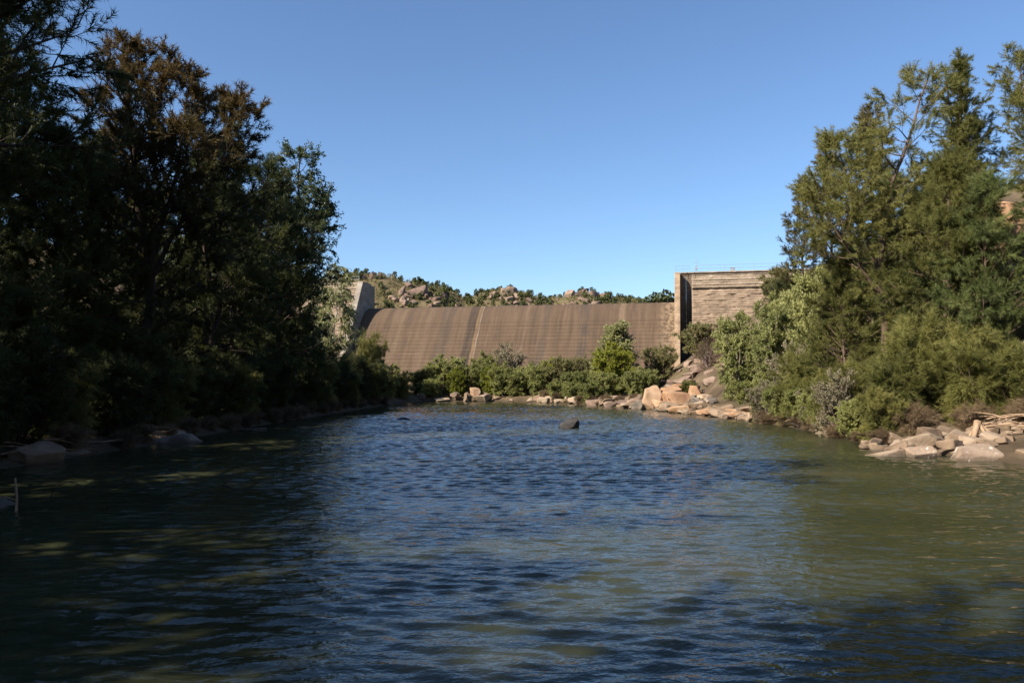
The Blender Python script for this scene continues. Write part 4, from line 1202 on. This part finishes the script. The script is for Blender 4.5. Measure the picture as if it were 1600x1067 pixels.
stick("dead_branch", [(0, 0, -0.3), (0.02, 0, 0.3), (-0.05, 0.02, 0.75)], 0.035, 0.02, 'driftwood', "broken upright stick by the half sunk rock, left edge", "branch", (-11.3, 18.3, 0), parts=[([(0, 0, 0.25), (-0.3, 0.05, 0.32), (-0.55, 0.1, 0.2)], 0.02, 0.008)])
stick("dead_branch", [(0, 0, -0.1), (0.15, 0, 0.45), (0.55, 0, 0.62), (0.95, 0, 0.4)], 0.016, 0.006, 'deadwood', "thin arched twig rising from the water near the left edge", "branch", (-11.0, 19.0, 0))
stick("dead_branch", [(-0.3, 0, 0.0), (0.0, 0, 0.1), (0.4, 0.1, 0.16)], 0.03, 0.01, 'deadwood', "crooked black twig snag in the sunlit patch, left", "branch", (-10.8, 22.3, 0), parts=[([(0.0, 0, 0.08), (0.02, 0, 0.35), (0.0, 0, 0.55)], 0.015, 0.006), ([(0.2, 0, 0.1), (0.45, 0, 0.3)], 0.012, 0.005)])
stick("dead_branch", [(-0.35, 0, -0.05), (0.0, 0, 0.12), (0.35, 0, 0.2)], 0.014, 0.006, 'deadwood', "low bent twig in the dark water between two snags", "branch", (-10.3, 19.4, 0))
stick("dead_branch", [(-0.4, 0, 0.15), (0.0, 0, 0.02), (0.35, 0, 0.06), (0.6, 0, 0.28)], 0.03, 0.01, 'deadwood', "branched black snag breaking the surface left of centre", "branch", (-7.4, 21.6, 0), parts=[([(-0.2, 0, 0.06), (-0.38, 0, 0.3)], 0.014, 0.005), ([(0.3, 0, 0.05), (0.42, 0, 0.2), (0.4, 0, 0.32)], 0.012, 0.005)])
stick("dead_branch", [(0, 0, -0.1), (0.02, 0, 0.12), (-0.02, 0, 0.26)], 0.03, 0.012, 'deadwood', "tiny dark stick standing in the pool below the left trees", "branch", (-7.9, 33.0, 0))
# stranded root plate on the spit
stick("stranded_root", [(0, 0, 0.95), (-0.25, -0.2, 0.55), (-0.55, -0.5, 0.05)], 0.16, 0.07, 'driftwood', "splayed pale root stranded on top of the right spit", "driftwood", (19.0, 32.6, 0.3), 7,
      parts=[([(0, 0, 0.95), (0.1, -0.3, 0.5), (0.15, -0.6, 0.0)], 0.1, 0.05), ([(0, 0, 0.9), (0.4, -0.2, 0.5), (0.8, -0.4, 0.1)], 0.09, 0.04), ([(0, 0, 0.9), (-0.4, -0.1, 0.4), (-0.9, -0.3, 0.0)], 0.07, 0.03), ([(0, 0, 0.8), (0.6, 0.2, 0.9), (1.4, 0.3, 0.8)], 0.08, 0.04)])
r = np.random.RandomState(31)
for i in range(34):
    x = r.uniform(19.3, 24.5); y = r.uniform(31.0, 35.0); L_ = r.uniform(0.9, 2.6); a = r.normal(0.0, 0.45) + (math.pi if r.rand() < .5 else 0)
    z = max(gz(x, y), 0.1) + r.uniform(0.2, 0.6)
    dx, dy = math.cos(a) * L_ / 2, math.sin(a) * L_ / 2
    stick("driftwood_branch", [(-dx, -dy, r.uniform(-0.3, 0.05)), (0, 0, 0.08), (dx, dy, r.uniform(-0.1, 0.2))], r.uniform(0.025, 0.065), 0.012, 'driftwood', "weathered tan branch in the driftwood tangle at the right edge", "driftwood", (x, y, z), group="driftwood tangle on the right bank")
for i in range(22):
    y = r.uniform(24, 40); x = np.interp(y, POOL[:11, 1], POOL[:11, 0]) - r.uniform(-0.1, 1.8); L_ = r.uniform(0.8, 2.4); a = r.normal(0.3, 0.5)
    z = max(gz(x, y), 0.05) + r.uniform(0.08, 0.45)
    dx, dy = math.cos(a) * L_ / 2, math.sin(a) * L_ / 2
    stick("driftwood_branch", [(-dx, -dy, 0.1), (0, 0, 0.1), (dx, dy, r.uniform(-0.25, 0.3))], r.uniform(0.02, 0.05), 0.01, 'driftwood', "weathered branch lying in the shade at the left waterline", "driftwood", (x, y, z), group="driftwood along the left bank")
for i in range(16):
    y = r.uniform(42, 60); x = np.interp(y, POOL[::-1][4:12, 1], POOL[::-1][4:12, 0]) + r.uniform(-0.3, 0.8); L_ = r.uniform(0.8, 2.2); a = r.uniform(0, 3.1)
    z = r.uniform(0.12, 0.5)
    dx, dy = math.cos(a) * L_ / 2, math.sin(a) * L_ / 2
    stick("driftwood_branch", [(-dx, -dy, -0.1), (0, 0, 0.15), (dx, dy, r.uniform(-0.15, 0.35))], r.uniform(0.02, 0.06), 0.01, 'deadwood' if i % 2 else 'driftwood', "bare branch trailing in the water under the right trees", "driftwood", (x, y, z), group="bare branches under the right trees")

# ------------------------------------------------------------------ boulder hills beyond the dam
def tuft_mesh(seed, n, R, H, L, w):
    rng = np.random.default_rng(seed)
    V, F = [], []
    c = unit_rand(rng, 9) * np.array([R, R, H]) * 0.5 + np.array([0, 0, H * 0.5])
    rad = rng.uniform(0.3, 0.55, 9) * R
    ix = rng.integers(0, 9, n)
    p = c[ix] + unit_rand(rng, n) * rad[ix][:, None] * rng.uniform(0.6, 1.0, n)[:, None]
    d = unit_rand(rng, n); s = norm(np.cross(d, unit_rand(rng, n)))
    V = np.stack([p - d * L, p + s * w, p + d * L, p - s * w], 1).reshape(-1, 3)
    return np_mesh("foliage", V, [np.arange(n * 4).reshape(-1, 4)])
tuft = []
for s in range(4):
    me = tuft_mesh(300 + s, 420, 1.5, 2.6, 0.26, 0.16); me.materials.append(M['hillshrub']); tuft.append(me)
tuftp = []
for s in range(3):
    me = tuft_mesh(310 + s, 260, 1.3, 1.2, 0.26, 0.14); me.materials.append(M['hillpale']); tuftp.append(me)
tr_me = []
for s in range(2):
    tb = Tubes(); tb.add([(0, 0, -0.3), (0.1, 0, 0.8), (0, 0.1, 1.8)], [0.12, 0.09, 0.04], 5)
    me = tb.mesh("trunk"); me.materials.append(M['bark_brown']); tr_me.append(me)
r = np.random.RandomState(77)
def hill_pt(px, py):
    """point on the hillside under a viewing direction"""
    ys_ = np.arange(226, 318, 0.8)
    xs_ = (px - 800) / 1244 * ys_
    zs_ = CAM_H + (592 - py) / 1244 * ys_
    g = ground_z(xs_, ys_)
    k = np.argmax(g >= zs_)
    if g[k] < zs_[k]:
        return None
    return xs_[k], ys_[k], g[k]
hero = [(655, 455, 30, 14, "wide pink granite ledge near the top of the main hill"), (690, 462, 22, 12, "dark undercut granite block right of the wide ledge"), (628, 455, 10, 14, "upright pale block left of the wide granite ledge"),
        (640, 447, 20, 8, "long flat granite cap left of the hill's main ledge"), (694, 446, 14, 8, "small granite knob above the undercut block"),
        (582, 432, 10, 9, "rounded granite tor on the left hilltop"), (568, 434, 10, 8, "dark granite tor beside the left training wall top"), (592, 431, 7, 8, "small reddish tor right of the left hilltop tor"),
        (637, 462, 14, 9, "tilted granite slab below the wide ledge"), (629, 470, 9, 9, "orange granite block low on the main hill"), (645, 474, 9, 6, "pale granite lump just above the dam crest"),
        (768, 452, 14, 14, "reddish tor on the left of the middle hill"), (782, 446, 16, 10, "granite summit of the middle hill"), (800, 452, 14, 12, "pink granite blocks on the right of the middle hill"),
        (775, 462, 12, 12, "steep red granite block on the middle hill's flank"), (756, 462, 10, 8, "granite block at the left foot of the middle hill"), (826, 470, 12, 6, "pale granite lump in the saddle between hills"),
        (890, 460, 14, 12, "tall reddish tor left of the right hill summit"), (912, 456, 18, 10, "smooth pink granite dome on the right hill"), (928, 461, 14, 12, "broad granite face right of the dome"),
        (845, 466, 12, 7, "buff granite block on the saddle above the crest"), (808, 463, 10, 8, "granite block below the middle hill summit")]
for i, (px, py, w, h_, lab) in enumerate(hero):
    q = hill_pt(px, py + h_ * 0.3)
    if q is None:
        continue
    x, y, z = q
    k = y / 1244
    boulder((x, y, z + h_ * k * 0.2), (w * k * 0.62, w * k * 0.5, h_ * k * 0.7), i * 0.7, i, 'granite_hill', lab, tilt=(0.1, 0.2 * ((i % 3) - 1)))
cnt = 0
for i in range(900):
    px = r.uniform(545, 1010); py = r.uniform(424, 484)
    q = hill_pt(px, py)
    if q is None: continue
    x, y, z = q
    rocky = fbm(np.array([x]), np.array([z * 2.0]), 0.16)[0] + (0.35 if 750 < px < 830 or 880 < px < 940 else 0)
    if rocky < 0.15: continue
    s = 0.45 + 1.3 * r.rand() ** 2.2
    boulder((x, y, z + s * 0.1), (s * 1.2, s, s * r.uniform(0.6, 1.1)), r.uniform(0, 6), i, 'granite_hill', "weathered pink granite boulder scattered on the far hills", "granite boulders on the far hills", hi=False, tilt=(r.uniform(-.4, .4), r.uniform(-.4, .4)))
    cnt += 1
    if cnt >= 130: break
for i in range(380):
    px = r.uniform(545, 1050)
    if i < 100:      # along the skyline
        y = r.uniform(296, 304); x = (px - 800) / 1244 * y; z = gz(x, y)
    else:
        q = hill_pt(px, r.uniform(428, 486))
        if q is None: continue
        x, y, z = q
        if fbm(np.array([x]), np.array([z * 2.0]), 0.13)[0] > 0.55: continue
    e = bpy.data.objects.new("hill_shrub", None)
    s = (0.35 + 0.75 * r.rand()) * (1.25 if (690 < px < 760 and i >= 100) else 0.95)
    e.location = (x, y, z - 0.1); e.scale = (s, s, s * r.uniform(0.8, 1.2)); e.rotation_euler = (0, 0, r.uniform(0, 6))
    col.objects.link(e)
    tag(e, "small dark green shrub among the boulders of the far hills", "shrub", "shrubs on the far hills")
    put("foliage", tuft[i % 4], None, e)
    put("stem", tr_me[i % 2], None, e)
for (px, d, s) in [(1020, 205, 1.5), (1036, 200, 1.7), (1048, 203, 1.4), (1008, 210, 1.1)]:
    x = (px - 800) / 1244 * d
    e = bpy.data.objects.new("hill_shrub", None)
    e.location = (x, d, CAM_H + (592 - 476) / 1244 * d - 1.0); e.scale = (s, s, s)
    col.objects.link(e)
    tag(e, "leafy treetop showing above the crest beside the right training wall", "shrub", "treetops behind the right end of the crest")
    put("foliage", tuft[int(px) % 4], None, e); put("stem", tr_me[0], None, e)
# low pale scrub between the boulders: one uncountable cover
rng = np.random.default_rng(12)
VV, FF, nb_ = [], [], 0
N = 0
base_v = np.empty(len(tuftp[0].vertices) * 3, dtype=np.float32); tuftp[0].vertices.foreach_get("co", base_v); base_v = base_v.reshape(-1, 3)
xs_ = rng.uniform(-95, 85, 2100); ys_ = rng.uniform(262, 302, 2100); zs_ = ground_z(xs_, ys_)
for x, y, z in zip(xs_, ys_, zs_):
    a = rng.uniform(0, 6.28); s = rng.uniform(0.45, 1.0)
    sub = base_v.reshape(-1, 4, 3)[rng.integers(0, 260, 36)].reshape(-1, 3)
    R_ = np.array([[math.cos(a), -math.sin(a), 0], [math.sin(a), math.cos(a), 0], [0, 0, 1]])
    VV.append(sub @ R_.T * s + np.array([x, y, z]))
VV = np.concatenate(VV)
o = put("hill_scrub", np_mesh("hill_scrub", VV, [np.arange(len(VV)).reshape(-1, 4)]), M['hillpale'])
o["kind"] = "stuff"; o["label"] = "low dry olive scrub covering the far hills"
